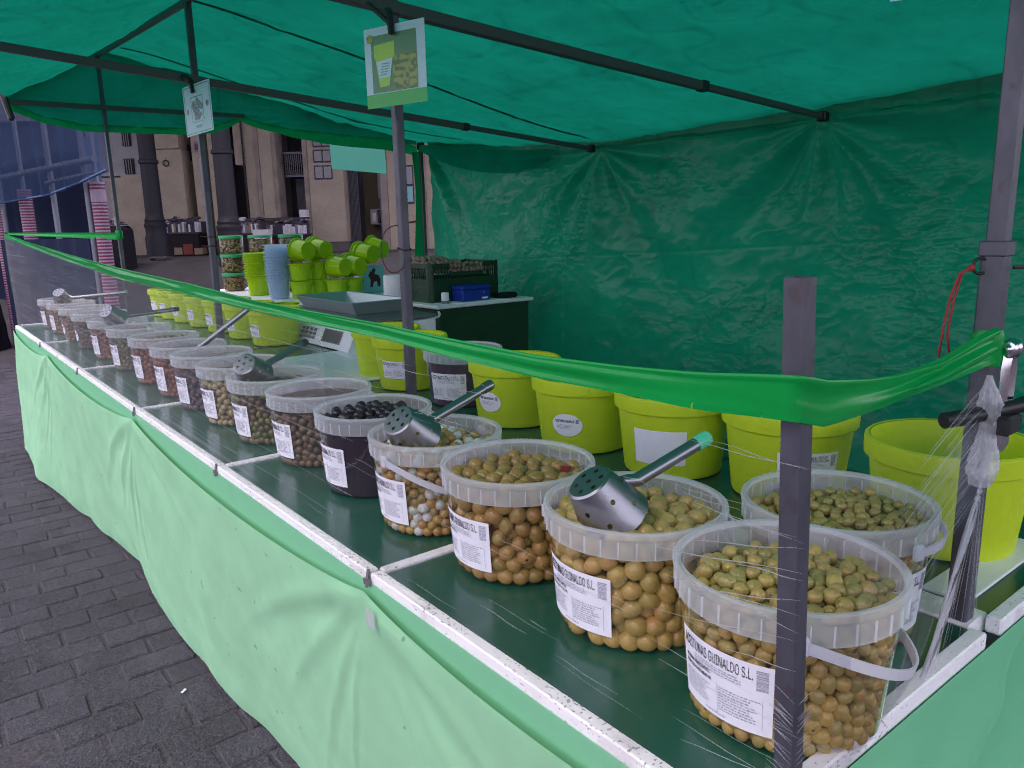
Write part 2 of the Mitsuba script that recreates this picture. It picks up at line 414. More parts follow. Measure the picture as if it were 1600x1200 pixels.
def seen(x, y):
    q = CAM_R.T @ (np.array([x, y, -1.5]))
    a, b = 1200 * q[0] / q[2] + 800, 600 - 1200 * q[1] / q[2]
    return q[2] > 0.2 and -90 < a < 760 and b < 1300 and x < 0.70
cells.sort(key=lambda c: (not seen(*c), c[0] ** 2 + c[1] ** 2))
rest = []
for n, (x, y) in enumerate(cells):
    dz, a = RNG.normal(0, 0.0022), RNG.normal(0, 0.010)
    if n < 300 and seen(x, y):
        scene_key = put("paver", vshape[n % 6], g, T().translate([x, y, dz]).rotate([0, 0, 1], math.degrees(a)))
    else:
        v, f = variants[n % 6]
        rest.append((rot(v, (0, 0, 1), a) + [x, y, dz], f))
k = put("distant_pavers", P(cat(rest), "paver_stone"), g)
labels[k] = {"kind": "stuff", "label": "further pavers of the street"}

# ------------------------------------------------------------------ counter
STRIPS = [0.40, 1.186, 2.037, 2.94, 4.03, 5.2, 6.37]
X0, XM, X1 = 0.613, 1.235, 1.80
co = thing("counter", "long market counter of dark green panels framed in white painted timber", "counter")
for a, b in zip(STRIPS[:-1], STRIPS[1:]):
    put("panel", P(box(X0, XM - 0.035, a + 0.012, b - 0.012, CT - 0.02, CT, 0.002), "green_panel"), co)
    put("rear_panel", P(box(XM + 0.037, X1, a + 0.012, b - 0.012, CT - 0.02, CT, 0.002), "green_panel"), co)
for n, (a, b) in enumerate(zip(STRIPS[:-1], STRIPS[1:])):
    dy = RNG.uniform(-0.003, 0.003)
    put("front_rail", P(box(X0 - 0.020 + dy, X0 + 0.003 + dy, a + 0.004, b - 0.004, CT - 0.016, CT + 0.008, 0.0025), "white_timber"), co)
    put("middle_rail", P(box(XM - 0.035, XM + 0.035, a + 0.013, b - 0.013, CT - 0.025, CT + 0.004, 0.003), "white_timber"), co)
for y in STRIPS[1:-1]:
    put("cross_strip", P(box(X0 + 0.005, XM - 0.036, y - 0.011, y + 0.011, CT - 0.022, CT + 0.006, 0.003), "white_timber"), co)
put("end_rail", P(box(X0 + 0.006, 1.19, 0.385, 0.408, CT - 0.018, CT + 0.010, 0.0025), "white_timber"), co)
put("end_rail", P(box(1.245, X1, 0.385, 0.408, CT - 0.018, CT + 0.010, 0.0025), "white_timber"), co)
put("end_rail", P(box(X0 + 0.006, X1, 6.36, 6.39, CT - 0.03, CT + 0.008, 0.003), "white_timber"), co)
put("white_sheet", P(box(1.275, 1.62, 0.445, 0.52, CT + 0.0005, CT + 0.006, 0.002), "white_board"), co)
put("white_sheet", P(box(1.28, 1.78, 2.80, 3.62, CT + 0.0005, CT + 0.006, 0.002), "white_board"), co)
for y in STRIPS:
    for x in (X0 + 0.24, X1 - 0.05):
        put("leg", P(box(x - 0.02, x + 0.02, y + (0.03 if y < 6 else -0.07), y + (0.07 if y < 6 else -0.03), 0.0, CT - 0.03), "post_steel"), co)
for y in STRIPS[1:-1]:
    put("bracket", P(cat([bar((X0 - 0.026, y - 0.012, CT - 0.008), (X0 - 0.026, y + 0.012, CT - 0.012), 0.003, 0.012), tube([(X0 - 0.028, y, CT - 0.02), (X0 - 0.02, y + 0.004, CT + 0.012)], 0.003, 6)]), "grey_metal"), co)

# ------------------------------------------------------------------ skirt
def hem_x(y):
    return np.interp(y, [0.38, 1.0, 1.9, 2.15, 2.7, 3.3, 3.66, 4.45, 5.13, 5.4, 6.0, 6.4], [0.68, 0.69, 0.69, 0.665, 0.635, 0.64, 0.67, 0.615, 0.53, 0.50, 0.52, 0.54])


JOINTS = np.array([0.38, 1.186, 2.94, 4.9, 6.4])


def sag_drop(y):
    """How far the outer cloth's upper edge hangs below the rail between the joints it is tied to."""
    y = np.clip(np.asarray(y, float), 0.3801, 6.399)
    k = np.clip(np.searchsorted(JOINTS, y) - 1, 0, 3)
    a, b = JOINTS[k], JOINTS[k + 1]
    t = (y - a) / (b - a)
    return (0.014 + 0.026 * np.minimum(b - a, 1.8)) * (4 * t * (1 - t)) ** 0.8 + 0.004


def skirt_fn(u, v):
    y = 0.372 + (6.40 - 0.372) * u
    zt = CT - 0.020 - sag_drop(y)
    z = zt + (0.020 - zt) * v
    fold = 0.010 * np.sin(y * 7.0 + 1.6 * nz(y * 1.3, z * 0.8, s=3) * 6) * sst(0.05, 1.0, v)
    drift = nz(y * 1.2 - z * 1.2, z * 0.9, s=11) * 0.085 * sst(0.0, 0.5, v) * (1 - 0.6 * v)
    ruck = 0.010 * nz(y * 6 - z * 5, z * 7 + y * 2.5, s=13) * sst(0.02, 0.3, v) * (1 - 0.5 * v)
    swag = 0
    for yj in (1.186, 2.94, 4.9):
        for sg in (-1, 1):
            t = sg * (y - yj)
            for q, w, L in ((0.30, 1.0, 1.0), (0.75, 0.7, 0.7), (1.5, 0.5, 0.55), (2.6, 0.35, 0.5)):
                d2 = (CT - z) - 0.035 - q * np.abs(t) - 0.25 * t * t
                swag = swag - 0.008 * w * sst(0.0, 0.10, t) * sst(L, 0.1, t) * (np.exp(-(d2 / 0.028) ** 2) - 0.7 * np.exp(-((d2 - 0.055) / 0.035) ** 2))
    x = 0.578 + (hem_x(y) - 0.578) * v ** 1.3 + fold * 0.6 + drift + ruck + swag
    x = np.where(v < 0.012, 0.5785, x)
    return np.stack([x, y, z], -1)


def upper_fn(u, v):
    y = 0.374 + (6.398 - 0.374) * u
    z = CT - 0.009 - 0.26 * v
    return np.stack([0.5895 + 0.03 * v + 0.008 * nz(y * 4, z * 6, s=17) * v, y, z], -1)


def skirt_side_fn(u, v):
    x = 0.585 + 2.0 * u
    zt = CT - 0.012
    z = zt + (0.018 - zt) * v
    q = (CT - z) + (x - 0.6) * 0.62                                # folds fall slanting from the far upper end to the corner
    amp = sst(0.0, 0.12, v) * (0.35 + 0.65 * sst(0.6, 1.3, x))
    y = 0.3815 - 0.035 * v + amp * (0.020 * np.sin(q * 24 + 3 * nz(x * 1.5, z * 1.5, s=5)) + 0.022 * np.sin(q * 11 + 1.3 + 4 * nz(x, z, s=6)) + 0.05 * nz(x * 2.0 + z * 3.0, z * 1.2 - x, s=9))
    return np.stack([x, y, z], -1)


sk = thing("table_skirt", "light green cloth skirt hanging from the counter edge to the ground", "cloth")
put("front_cloth", P(sheet(skirt_fn, 620, 130), "skirt_cloth", smooth=True), sk)
put("upper_cloth", P(sheet(upper_fn, 200, 8), "upper_cloth_green", smooth=True), sk, label="brighter green cloth showing between the rail and the sagging skirt")
put("end_cloth", P(sheet(skirt_side_fn, 240, 110), "shaded_end_cloth", smooth=True), sk, label="folded cloth on the near end of the counter, coloured darker for shade")
put("tape_patch", P(moved(box(-0.001, 0.0, -0.016, 0.016, -0.02, 0.015), (0.566, 1.14, CT - 0.055)), "film_gather"), sk, label="clear tape patch under the rail joint")

# ------------------------------------------------------------------ posts and beams of the stall frame
def hollow(x, y, z0, z1, w=0.025, t=0.0022):
    o = m3.Manifold.cube([w, w, z1 - z0]).translate([x - w / 2, y - w / 2, z0])
    i = m3.Manifold.cube([w - 2 * t, w - 2 * t, 0.3]).translate([x - w / 2 + t, y - w / 2 + t, z1 - 0.3 + 0.001])
    m = (o - i).to_mesh()
    return m.vert_properties[:, :3], m.tri_verts


cp = thing("corner_post", "short square steel post with open top at the near counter corner", "post")
hv, hf = hollow(0.6435, 0.3895, 0.0, 1.447, 0.0205)
put("tube", P((np.asarray(hv, float) + np.outer((1.447 - np.asarray(hv)[:, 2]) * 0.028, RGT), hf), "post_steel"), cp)
lp = thing("slim_post", "slim grey post at the far left counter corner where the green band ends", "post")
put("tube", P(hollow(0.615, 6.33, 0.0, 1.53, 0.012, 0.001), "post_steel"), lp)

fr = thing("stall_frame", "steel tube frame of the market stall carrying the green canopy", "frame")
POLES = [(1.222, 0.437, 2.62), (1.222, 2.07, 2.58), (1.222, 3.90, 2.545), (1.222, 5.85, 2.65)]
for n, (x, y, zt) in enumerate(POLES):
    if n == 0:
        put("pole", P(bar((x, y, 0), (x, y, 1.455), 0.031, c=0.003), "post_steel"), fr)
        put("pole", P(bar((x + 0.002, y, 1.4551), (x + 0.002, y, zt), 0.025, c=0.002), "post_steel"), fr)
        put("collar", P(box(x - 0.018, x + 0.018, y - 0.018, y + 0.018, 1.44, 1.462, 0.002), "post_steel"), fr)
    else:
        put("pole", P(bar((x, y, 0), (x, y, zt), 0.028 if n < 3 else 0.024, c=0.003), "post_steel"), fr)
BEAMS = [((0.25, 2.075, 2.172), (3.585, 2.12, 1.972)), ((0.25, 3.89, 2.278), (3.585, 3.65, 1.962)), ((0.66, 5.85, 2.312), (2.15, 5.85, 2.318))]
for n, (a, b) in enumerate(BEAMS):
    a, b = np.array(a), np.array(b)
    off = np.array([0, 0.028 * (1 if n else -1), 0])
    if n < 2:
        m = a + (b - a) * 0.72
        put("beam", P(bar(a + off, m + off, 0.032, 0.034, 0.002), "beam_steel"), fr)
        put("beam", P(bar(m + off - (b - a) * 0.02, b + off, 0.024, 0.026, 0.002), "beam_steel"), fr)
        put("joint_cap", P(bar(m + off - (b - a) * 0.006, m + off + (b - a) * 0.006, 0.038, 0.040, 0.002), "black_plastic"), fr)
        put("end_cap", P(bar(b + off - (b - a) * 0.008, b + off + (b - a) * 0.005, 0.046, 0.046, 0.006), "black_plastic"), fr)
    else:
        put("beam", P(bar(a + off * -1, b - off, 0.026, 0.03, 0.002), "beam_steel"), fr)
put("ridge_bar", P(bar((1.222, 5.83, 2.64), (1.222, 3.92, 2.54), 0.026, c=0.002), "beam_steel"), fr)
put("ridge_bar", P(bar((1.222, 3.88, 2.54), (1.222, 2.09, 2.57), 0.026, c=0.002), "beam_steel"), fr)
put("ridge_bar", P(bar((1.222, 2.05, 2.57), (1.222, 0.46, 2.6), 0.026, c=0.002), "beam_steel"), fr)
put("back_post", P(bar((3.585, 5.72, 0), (3.585, 5.72, 2.165), 0.028, c=0.002), "beam_steel"), fr)
put("end_cap", P(box(3.56, 3.61, 5.695, 5.745, 2.13, 2.19, 0.006), "black_plastic"), fr)
for x, y, z in ((0.66, 5.82, 2.31),):
    put("clamp", P(cat([bar((x - 0.01, y, z + 0.09), (x + 0.03, y - 0.02, z - 0.11), 0.05, 0.035, 0.01), bar((x - 0.03, y, z + 0.06), (x + 0.02, y, z + 0.02), 0.03, 0.03, 0.008)]), "black_plastic"), fr, label="black spring clamp on the far canopy corner")

# ------------------------------------------------------------------ canopy
def ridge_z(y):
    return np.interp(y, [-1.6, 0.437, 2.07, 3.9, 5.87], [2.66, 2.63, 2.595, 2.56, 2.665]) - 0.03 * np.sin((np.clip(y, 0.43, 5.87) - 0.43) / 1.81 * PI) ** 2


def eave_back(y):
    return np.interp(y, [-1.6, 1.32, 2.12, 2.9, 3.65, 4.6, 5.87], [2.15, 2.025, 1.978, 1.975, 1.965, 2.03, 2.19])


def eave_x(y):
    return -0.15 + 0.83 * sst(4.4, 5.87, y)


def roof_fn(u, v):
    y = -1.6 + 7.53 * u  # roof carried on unseen past the near pole to shade that end
    xe = eave_x(y)
    s = v * 2 - 1                                               # -1 front eave, 0 ridge, 1 back eave
    x = np.where(s < 0, 1.222 + (xe - 1.222) * -s, 1.222 + (3.70 - 1.222) * s)
    ze = np.where(s < 0, 2.27 + 0.05 * sst(4.8, 5.87, y), eave_back(y))
    z = ridge_z(y) + 0.016 + (ze - ridge_z(y)) * np.abs(s)
    sag = np.sin(np.clip(np.abs(s), 0, 1) * PI)
    bay = np.sin(np.clip((y - 0.43) / 1.81, 0, 3) * PI) ** 2
    z = z - sag * (0.018 + 0.075 * bay * np.where(s > 0, 1, 0.5))
    z = z + sag ** 0.5 * (0.09 * nz(x * 1.4, y * 1.4, s=2) + 0.050 * nz(x * 4 + y, y * 3.2, s=4))
    w = 1 - np.abs(2 * (nz(x * 3 + y * 1.5, y * 4, s=8) + 0.5) - 1)
    z = z + 0.026 * w ** 4 * sag ** 0.5
    z = z + 0.016 * nz(x * 14, y * 14, s=14) * sag ** 0.5
    return np.stack([x, y, z], -1)


cn = thing("canopy", "translucent green tarpaulin roof stretched over the stall frame", "tarpaulin")
put("roof_sheet", P(sheet(roof_fn, 420, 300), "roof_tarp", smooth=True), cn)


def roof_line(x):
    return np.where(x < 1.222, 2.32 + (2.665 + 0.016 - 2.32) * (x - 0.68) / (1.222 - 0.68), 2.681 + (2.19 - 2.681) * (x - 1.222) / (3.62 - 1.222))


HX = [0.68, 0.84, 1.09, 1.40, 1.71, 1.915, 2.03, 2.132, 2.22, 2.30, 2.545, 2.92, 3.32, 3.66]
HZ = [2.275, 2.211, 2.166, 2.170, 2.176, 2.195, 2.235, 2.289, 2.262, 2.244, 2.212, 2.195, 2.183, 2.145]


def gable_fn(u, v):
    x = 0.685 + (3.64 - 0.685) * u
    zt = roof_line(x) + 0.035
    zb = np.minimum(np.interp(x, HX, HZ) + 0.035, zt - 0.012)
    z = zt + (zb - zt) * v
    y = 5.872 + 0.05 * np.sin(v * PI) * nz(x * 2.2, z * 2.2, s=31) + 0.02 * nz(x * 9, z * 3, s=32) * sst(0, 0.3, v)
    return np.stack([x, y, z], -1)


def hem_fn(u, v):
    x = 0.685 + (3.64 - 0.685) * u
    zt = np.minimum(np.interp(x, HX, HZ) + 0.042, roof_line(x) - 0.010)
    zb = np.interp(x, HX, HZ) - 0.004 - 0.045 * sst(2.2, 3.0, x)
    z = zt + (zb - zt) * v
    y = 5.866 + 0.02 * nz(x * 9, z * 3, s=32) + 0.006 * np.sin(x * 23)
    return np.stack([x, y, z], -1)


put("gable_sheet", P(sheet(gable_fn, 220, 40), "roof_tarp", smooth=True), cn)
put("hem_band", P(sheet(hem_fn, 220, 6), "hem_tarp", smooth=True), cn, label="brighter green hem along the far edge of the canopy")


def roof_at(x, y):
    """The roof sheet's height at x, y behind the ridge."""
    u_, s_ = (y + 1.6) / 7.53, (x - 1.222) / (3.70 - 1.222)
    return roof_fn(np.array(u_), np.array((s_ + 1) / 2))[..., 2]


for ya, yb in ((3.9, 3.68), (5.3, 5.0)):
    xs = np.linspace(1.24, 3.55, 60); ys = np.linspace(ya, yb, 60)
    zs = np.array([roof_at(a, b) for a, b in zip(xs, ys)])
    zs = np.minimum(np.polyval(np.polyfit(xs, zs, 4), xs) - 0.006, zs - 0.004)
    zs = np.convolve(np.pad(zs, 6, mode="edge"), np.ones(13) / 13, "valid")
    put("seam", P(strap(np.stack([xs, ys, zs], 1), 0.030, 0.001, (0, 1, 0)), "roof_tarp"), cn)


def wall_fn(u, v):
    y = -0.4 + (5.74 + 0.4) * u
    zt = eave_back(y) + 0.10
    z = zt + (0.15 - zt) * v
    x = 3.625 + 0.10 * np.sin(v * PI) + 0.16 * nz(y * 0.8, z * 0.9, s=40) * sst(0, 0.3, v)
    for yb, zb in ((3.65, 1.96), (2.12, 1.97), (5.72, 2.16), (0.5, 2.1)):            # tension folds run from the tied points
        dy, dz = y - yb, zb - z
        a = np.arctan2(dy, np.maximum(dz, 1e-3)); r = np.sqrt(dy * dy + dz * dz)
        fade = sst(0.0, 0.25, r) * np.exp(-r / 1.3) * (dz > 0)
        x = x + 0.060 * fade * (0.65 * np.sin(a * 7 + 1.3 * yb) + 0.35 * np.sin(a * 15 + yb)) * (0.6 + 0.8 * (nz(y * 1.5, z * 1.5, s=48) + 0.5))
    w = 1 - np.abs(2 * (nz(y * 2.6 + z * 2.2, z * 3.2 - y * 0.8, s=44) + 0.5) - 1)
    x = x - 0.016 * w ** 4 * sst(0, 0.2, v)
    w2 = 1 - np.abs(2 * (nz(y * 7 + z * 4, z * 8 - y * 2, s=46) + 0.5) - 1)
    x = x - 0.006 * w2 ** 4 * sst(0, 0.2, v)
    x = x + 0.004 * np.exp(-((z - 1.47 + 0.05 * y) / 0.008) ** 2) + 0.010 * np.exp(-((y - 4.06) / 0.012) ** 2)
    edge = sst(0.985, 1.0, u)
    return np.stack([x + 0.03 * nz(y * 3, z * 5, s=47) * v, y + 0.05 * edge * np.sin(z * 5), z], -1)


wl = thing("tarpaulin_wall", "dark green crinkled tarpaulin closing the back of the stall", "tarpaulin")
put("wall_sheet", P(sheet(wall_fn, 460, 220), "wall_tarp", smooth=True), wl)
put("edge_strip", P(sheet(lambda u, v: np.stack([3.60 - 0.09 * u + 0.02 * np.sin(v * 9), 5.735 + 0.06 * np.sin(u * 3) + 0.0 * v, 2.12 - 1.9 * v], -1), 8, 40), "hem_tarp", smooth=True), wl, label="bright green turned edge of the wall sheet")
put("upper_flap", P(sheet(lambda u, v: np.stack([3.585 + 0.01 * np.sin(u * 5) - 0.02 * np.sin(v * PI), 4.06 + 1.64 * u, (eave_back(4.06 + 1.64 * u) + 0.0) - (0.03 + 0.14 * np.sin(u * PI * 0.9 + 0.2) ** 0.8) * v], -1), 60, 16), "roof_tarp", smooth=True), wl, label="lighter overlap hanging along the top of the wall sheet")
solo("teal_cloth", P(sheet(lambda u, v: np.stack([2.885 + 0.50 * u + 0.01 * v, 5.99 + 0.01 * np.sin(u * 5), 2.25 - 0.02 * u - (0.27 + 0.012 * u) * v], -1), 12, 6), "teal_sheet", smooth=True), "pale teal sheet hanging below the far canopy hem", "sheet")

# ------------------------------------------------------------------ buckets
BR0, BR1, BH = 0.120, 0.1335, 0.196                                         # clear bucket: base radius, radius under the rim, height


def wall_r(z):
    return BR0 + (BR1 - BR0) * min(max(z, 0) / 0.16, 1)


body_shape = P(lathe([(0.0005, 0.0015), (BR0 - 0.010, 0.0015), (BR0 - 0.003, 0.004), (BR0, 0.011), (BR1 - 0.001, 0.150), (BR1, 0.163), (BR1 + 0.0005, 0.188)], 80), "clear_plastic", smooth=50)
RO = 0.1415
rim_m = [lathe([(BR1 + 0.0012, 0.157), (RO - 0.0035, 0.1565), (RO - 0.003, 0.158), (RO - 0.0025, 0.182), (RO, 0.186), (RO + 0.0008, 0.190), (RO, 0.1955), (RO - 0.003, 0.1972), (BR1 - 0.0005, 0.1965), (BR1 - 0.0015, 0.19)], 80)]
for k in range(34):
    a = 2 * PI * k / 34
    rim_m.append(moved(rot(box(RO - 0.0035, RO - 0.0006, -0.0006, 0.0006, 0.158, 0.1835)[0], (0, 0, 1), a) if False else (rot(box(RO - 0.0035, RO - 0.0008, -0.0007, 0.0007, 0.158, 0.1835)[0], (0, 0, 1), a), box(0, 1, 0, 1, 0, 1)[1])))
rim_shape = P(cat(rim_m), "rim_plastic", smooth=35)
ear_m = cat([moved(box(RO - 0.002, RO + 0.006, -0.010, 0.010, 0.150, 0.176, 0.003), rz=a) for a in (0, PI)])


def handle_mesh(drop, R=RO + 0.007, w=0.013, z0=0.163):
    """A bail hanging down over one side (towards -y locally), its ends at +-x."""
    t = np.linspace(0, PI, 41)
    path = np.stack([R * np.cos(t) * 1.0, -(R + 0.003) * np.sin(t), z0 - drop * np.sin(t) ** 1.3], -1)
    # the strap keeps outside the bucket's wall
    ups = np.stack([0.05 * np.cos(t), -0.25 * np.sin(t), 1 + 0 * t], -1)
    ends = [moved(box(R - 0.006, R + 0.003, -0.009, 0.009, z0 - 0.012, z0 + 0.012, 0.003), rz=a) for a in (0, PI)]
    return cat([strap(path, w, 0.003, ups)] + ends)


handle_shape = P(handle_mesh(0.074), "milky_plastic", smooth=40)
handle_flat = P(handle_mesh(0.006), "milky_plastic", smooth=40)


# ---- paper labels, bent round the bucket
def bend(mesh, radius, th0, z0, lift, slope=0.0):
    """Flat (s right, t up, d out) wrapped round a bucket whose radius is radius(z); s = 0 looks along th0."""
    v, f = np.array(mesh[0], float), mesh[1]
    z = z0 + v[:, 1]
    r = np.array([radius(q) for q in z]) + lift + v[:, 2]
    th = th0 + v[:, 0] / 0.13
    return np.stack([r * np.cos(th), r * np.sin(th), z], -1), f


def fine(mesh, step):
    m = trimesh.Trimesh(*[np.asarray(q) for q in (mesh[0], mesh[1])], process=False)
    v, f = trimesh.remesh.subdivide_to_size(m.vertices, m.faces, step, max_iter=12)
    return v, f


def text(s, x, y, h, wide=None, bold=False, d=0.00025):
    t = meshkit.text_mesh(s, h, d, bold)
    v = np.array(t.vertices)
    if wide:
        v[:, 0] *= wide / v[:, 0].max()
    return v + [x, y, 0], np.array(t.faces)


def lines(x0, x1, y, h, seed, n=1, pitch=0.0, fill=0.8):
    """Print too small to read: broken strokes."""
    r = np.random.default_rng(seed); out = []
    for k in range(n):
        x, yy = x0, y - k * pitch
        end = x1 - (x1 - x0) * r.uniform(0, 0.25)
        while x < end:
            w = r.uniform(0.0018, 0.006)
            out.append(box(x, min(x + w, end), yy, yy + h * r.uniform(0.8, 1), 0, 0.0002))
            x += w + r.uniform(0.0008, 0.0018)
    return cat(out)


LW, LH = 0.142, 0.094


def label_flat(seed, first, second):
    big = cat([text("ACEITUNAS GUINALDO S.L.", -LW / 2 + 0.006, LH / 2 - 0.0215, 0.0142, 0.112, False)])
    mid = []
    if first:
        mid.append(text(first, -LW / 2 + 0.009, LH / 2 - 0.039, 0.0045, 0.050, False))
    if second:
        mid.append(text(second, -LW / 2 + 0.009, LH / 2 - 0.047, 0.0045, 0.052, False))
    code, r = [], np.random.default_rng(99)
    y = LH / 2 - 0.007
    while y > LH / 2 - 0.034:
        h = r.choice([0.0006, 0.001, 0.0016])
        code.append(box(LW / 2 - 0.020, LW / 2 - 0.006, y - h, y, 0, 0.0002)); y -= h + r.choice([0.0006, 0.001])
    small = cat([lines(-LW / 2 + 0.030, LW / 2 - 0.034, LH / 2 - 0.027, 0.0016, seed, 3, 0.0035), lines(-LW / 2 + 0.008, -LW / 2 + 0.062, -0.008, 0.0014, seed + 1, 8, 0.0036),
                 lines(-LW / 2 + 0.072, LW / 2 - 0.014, -0.0035, 0.0016, seed + 2, 9, 0.0038), lines(-LW / 2 + 0.05, LW / 2 - 0.05, -LH / 2 + 0.005, 0.0014, seed + 3)])
    frame_ = cat([box(-LW / 2 + 0.070, -LW / 2 + 0.0704, -0.040, 0.001, 0, 0.0002), box(LW / 2 - 0.0124, LW / 2 - 0.012, -0.040, 0.001, 0, 0.0002)])
    return cat([big] + mid), cat([small, frame_] + code)


paper_m = sheet(lambda u, v: np.stack([(u - 0.5) * LW, (v - 0.5) * LH, 0 * u], -1), 24, 4)
oval_m = (lambda n: (np.vstack([[[0, 0, 0]], np.stack([0.044 * np.cos(np.arange(n) * 2 * PI / n), 0.032 * np.sin(np.arange(n) * 2 * PI / n), 0 * np.arange(n)], 1)]), np.array([[0, 1 + k, 1 + (k + 1) % n] for k in range(n)])))(40)
ZL = 0.074
label_papers, label_prints = {}, {}


def label_shapes(kind, radius, th0, z0, first=None, second=None, seed=1, scale=1.0, title=True):
    key = (kind, radius.__name__, round(th0, 3), round(z0, 3), first, second, scale, title)
    if key not in label_papers:
        if kind == "oval":
            pm, (a, b) = fine(oval_m, 0.012), (text("ACEITUNAS GUINALDO", -0.034, 0.008, 0.007, 0.056, True), cat([lines(-0.03, 0.024, 0.0, 0.0013, seed, 4, 0.0035), box(0.026, 0.034, 0.006, 0.018, 0, 0.0002)]))
        else:
            pm, (a, b) = paper_m, label_flat(seed, first, second)
        sc = np.array([scale, scale, 1])
        pm = (pm[0] * sc, pm[1]); a = (a[0] * sc, a[1]); b = (b[0] * sc, b[1])
        label_papers[key] = P(bend(pm, radius, th0, z0, 0.0008), "paper", smooth=True)
        label_prints[key] = (P(bend(a, radius, th0, z0, 0.0011), "ink"), P(bend(b, radius, th0, z0, 0.0011), "grey_ink"))
    return label_papers[key], label_prints[key]


# ---- olives
def egg(a, b, col, seed, sub=2, blush=None, dimple=True):
    """One olive: an ellipsoid a long, b thick, with a stem end, coloured per vertex."""
    r = np.random.default_rng(seed)
    m = trimesh.creation.icosphere(sub)
    v = np.array(m.vertices)
    t = v[:, 2].copy()
    bulge = 1 + 0.07 * t
    out = v * [b, b, a]; out[:, :2] *= bulge[:, None]
    k = nz(v[:, 0] * 1.6 + seed, v[:, 1] * 1.6, v[:, 2] * 1.6, s=seed % 17)
    c = np.array(col)[None] * (1 + 0.5 * k[:, None])
    if blush is not None:
        w = sst(0.0, 0.32, nz(v[:, 0] * 1.1 + 9, v[:, 1] * 1.1 + seed, v[:, 2], s=3) + 0.06)[:, None]
        c = c * (1 - w) + np.array(blush)[None] * w
    if dimple:
        w = sst(0.93, 0.985, t)[:, None] * 0.6
        c = c * (1 - w) + np.array([0.10, 0.06, 0.03])[None] * w
    return out, np.array(m.faces), np.clip(c, 0.004, 0.9)


KINDS = {  # (length/2, thickness/2), colours, blush
    "green": ((0.0116, 0.0097), [(0.37, 0.31, 0.085), (0.33, 0.285, 0.095), (0.42, 0.33, 0.09), (0.29, 0.26, 0.085), (0.46, 0.35, 0.105), (0.35, 0.275, 0.085)], (0.46, 0.31, 0.11)),
    "small": ((0.0104, 0.0083), [(0.32, 0.28, 0.075), (0.36, 0.29, 0.08), (0.27, 0.24, 0.07), (0.40, 0.31, 0.085)], (0.42, 0.30, 0.10)),
    "large": ((0.0174, 0.0141), [(0.41, 0.325, 0.10), (0.45, 0.34, 0.105), (0.36, 0.30, 0.095), (0.48, 0.365, 0.115)], (0.50, 0.33, 0.13)),
    "cooked": ((0.0164, 0.0146), [(0.34, 0.22, 0.07), (0.31, 0.22, 0.065), (0.27, 0.21, 0.06), (0.37, 0.25, 0.08)], (0.42, 0.22, 0.08)),
    "mixed": ((0.0112, 0.0102), [(0.42, 0.30, 0.09), (0.34, 0.26, 0.08), (0.26, 0.22, 0.08), (0.46, 0.33, 0.12)], (0.40, 0.22, 0.08)),
    "onion": ((0.0115, 0.0112), [(0.56, 0.60, 0.58), (0.50, 0.55, 0.50)], None),
    "black": ((0.0140, 0.0128), [(0.022, 0.017, 0.026), (0.032, 0.022, 0.032), (0.016, 0.013, 0.020)], (0.05, 0.025, 0.035)),
    "dark": ((0.0125, 0.0105), [(0.14, 0.095, 0.055), (0.11, 0.08, 0.05), (0.16, 0.12, 0.06)], None),
    "red": ((0.0135, 0.0105), [(0.22, 0.055, 0.035), (0.26, 0.08, 0.045), (0.18, 0.06, 0.04)], (0.30, 0.12, 0.06)),
    "purple": ((0.0130, 0.0110), [(0.10, 0.055, 0.085), (0.13, 0.075, 0.10), (0.075, 0.05, 0.075)], None),
    "brown": ((0.0135, 0.0115), [(0.22, 0.12, 0.06), (0.26, 0.15, 0.075), (0.18, 0.10, 0.05)], (0.30, 0.15, 0.08)),
    "leaf": ((0.0120, 0.0100), [(0.13, 0.16, 0.055), (0.17, 0.19, 0.06), (0.10, 0.13, 0.05)], None),
    "pale": ((0.0125, 0.0105), [(0.40, 0.35, 0.19), (0.34, 0.30, 0.15), (0.30, 0.25, 0.12)], None),
}
eggs = {}
for name, ((a, b), cols, blush) in KINDS.items():
    for hi in (0, 1):
        eggs[name, hi] = [egg(a * (1 + 0.08 * math.sin(i * 2.3)), b * (1 + 0.06 * math.cos(i * 1.7)), c, 11 * i + len(name), 3 if hi else 1, blush if i % 3 != 1 else None, name not in ("onion",)) for i, c in enumerate(cols * (2 if len(cols) < 5 else 1))]
egg_shape = {k: [P((v, f), "olive_skin", smooth=True, color=c) for v, f, c in e] for k, e in eggs.items() if k[1] == 1}


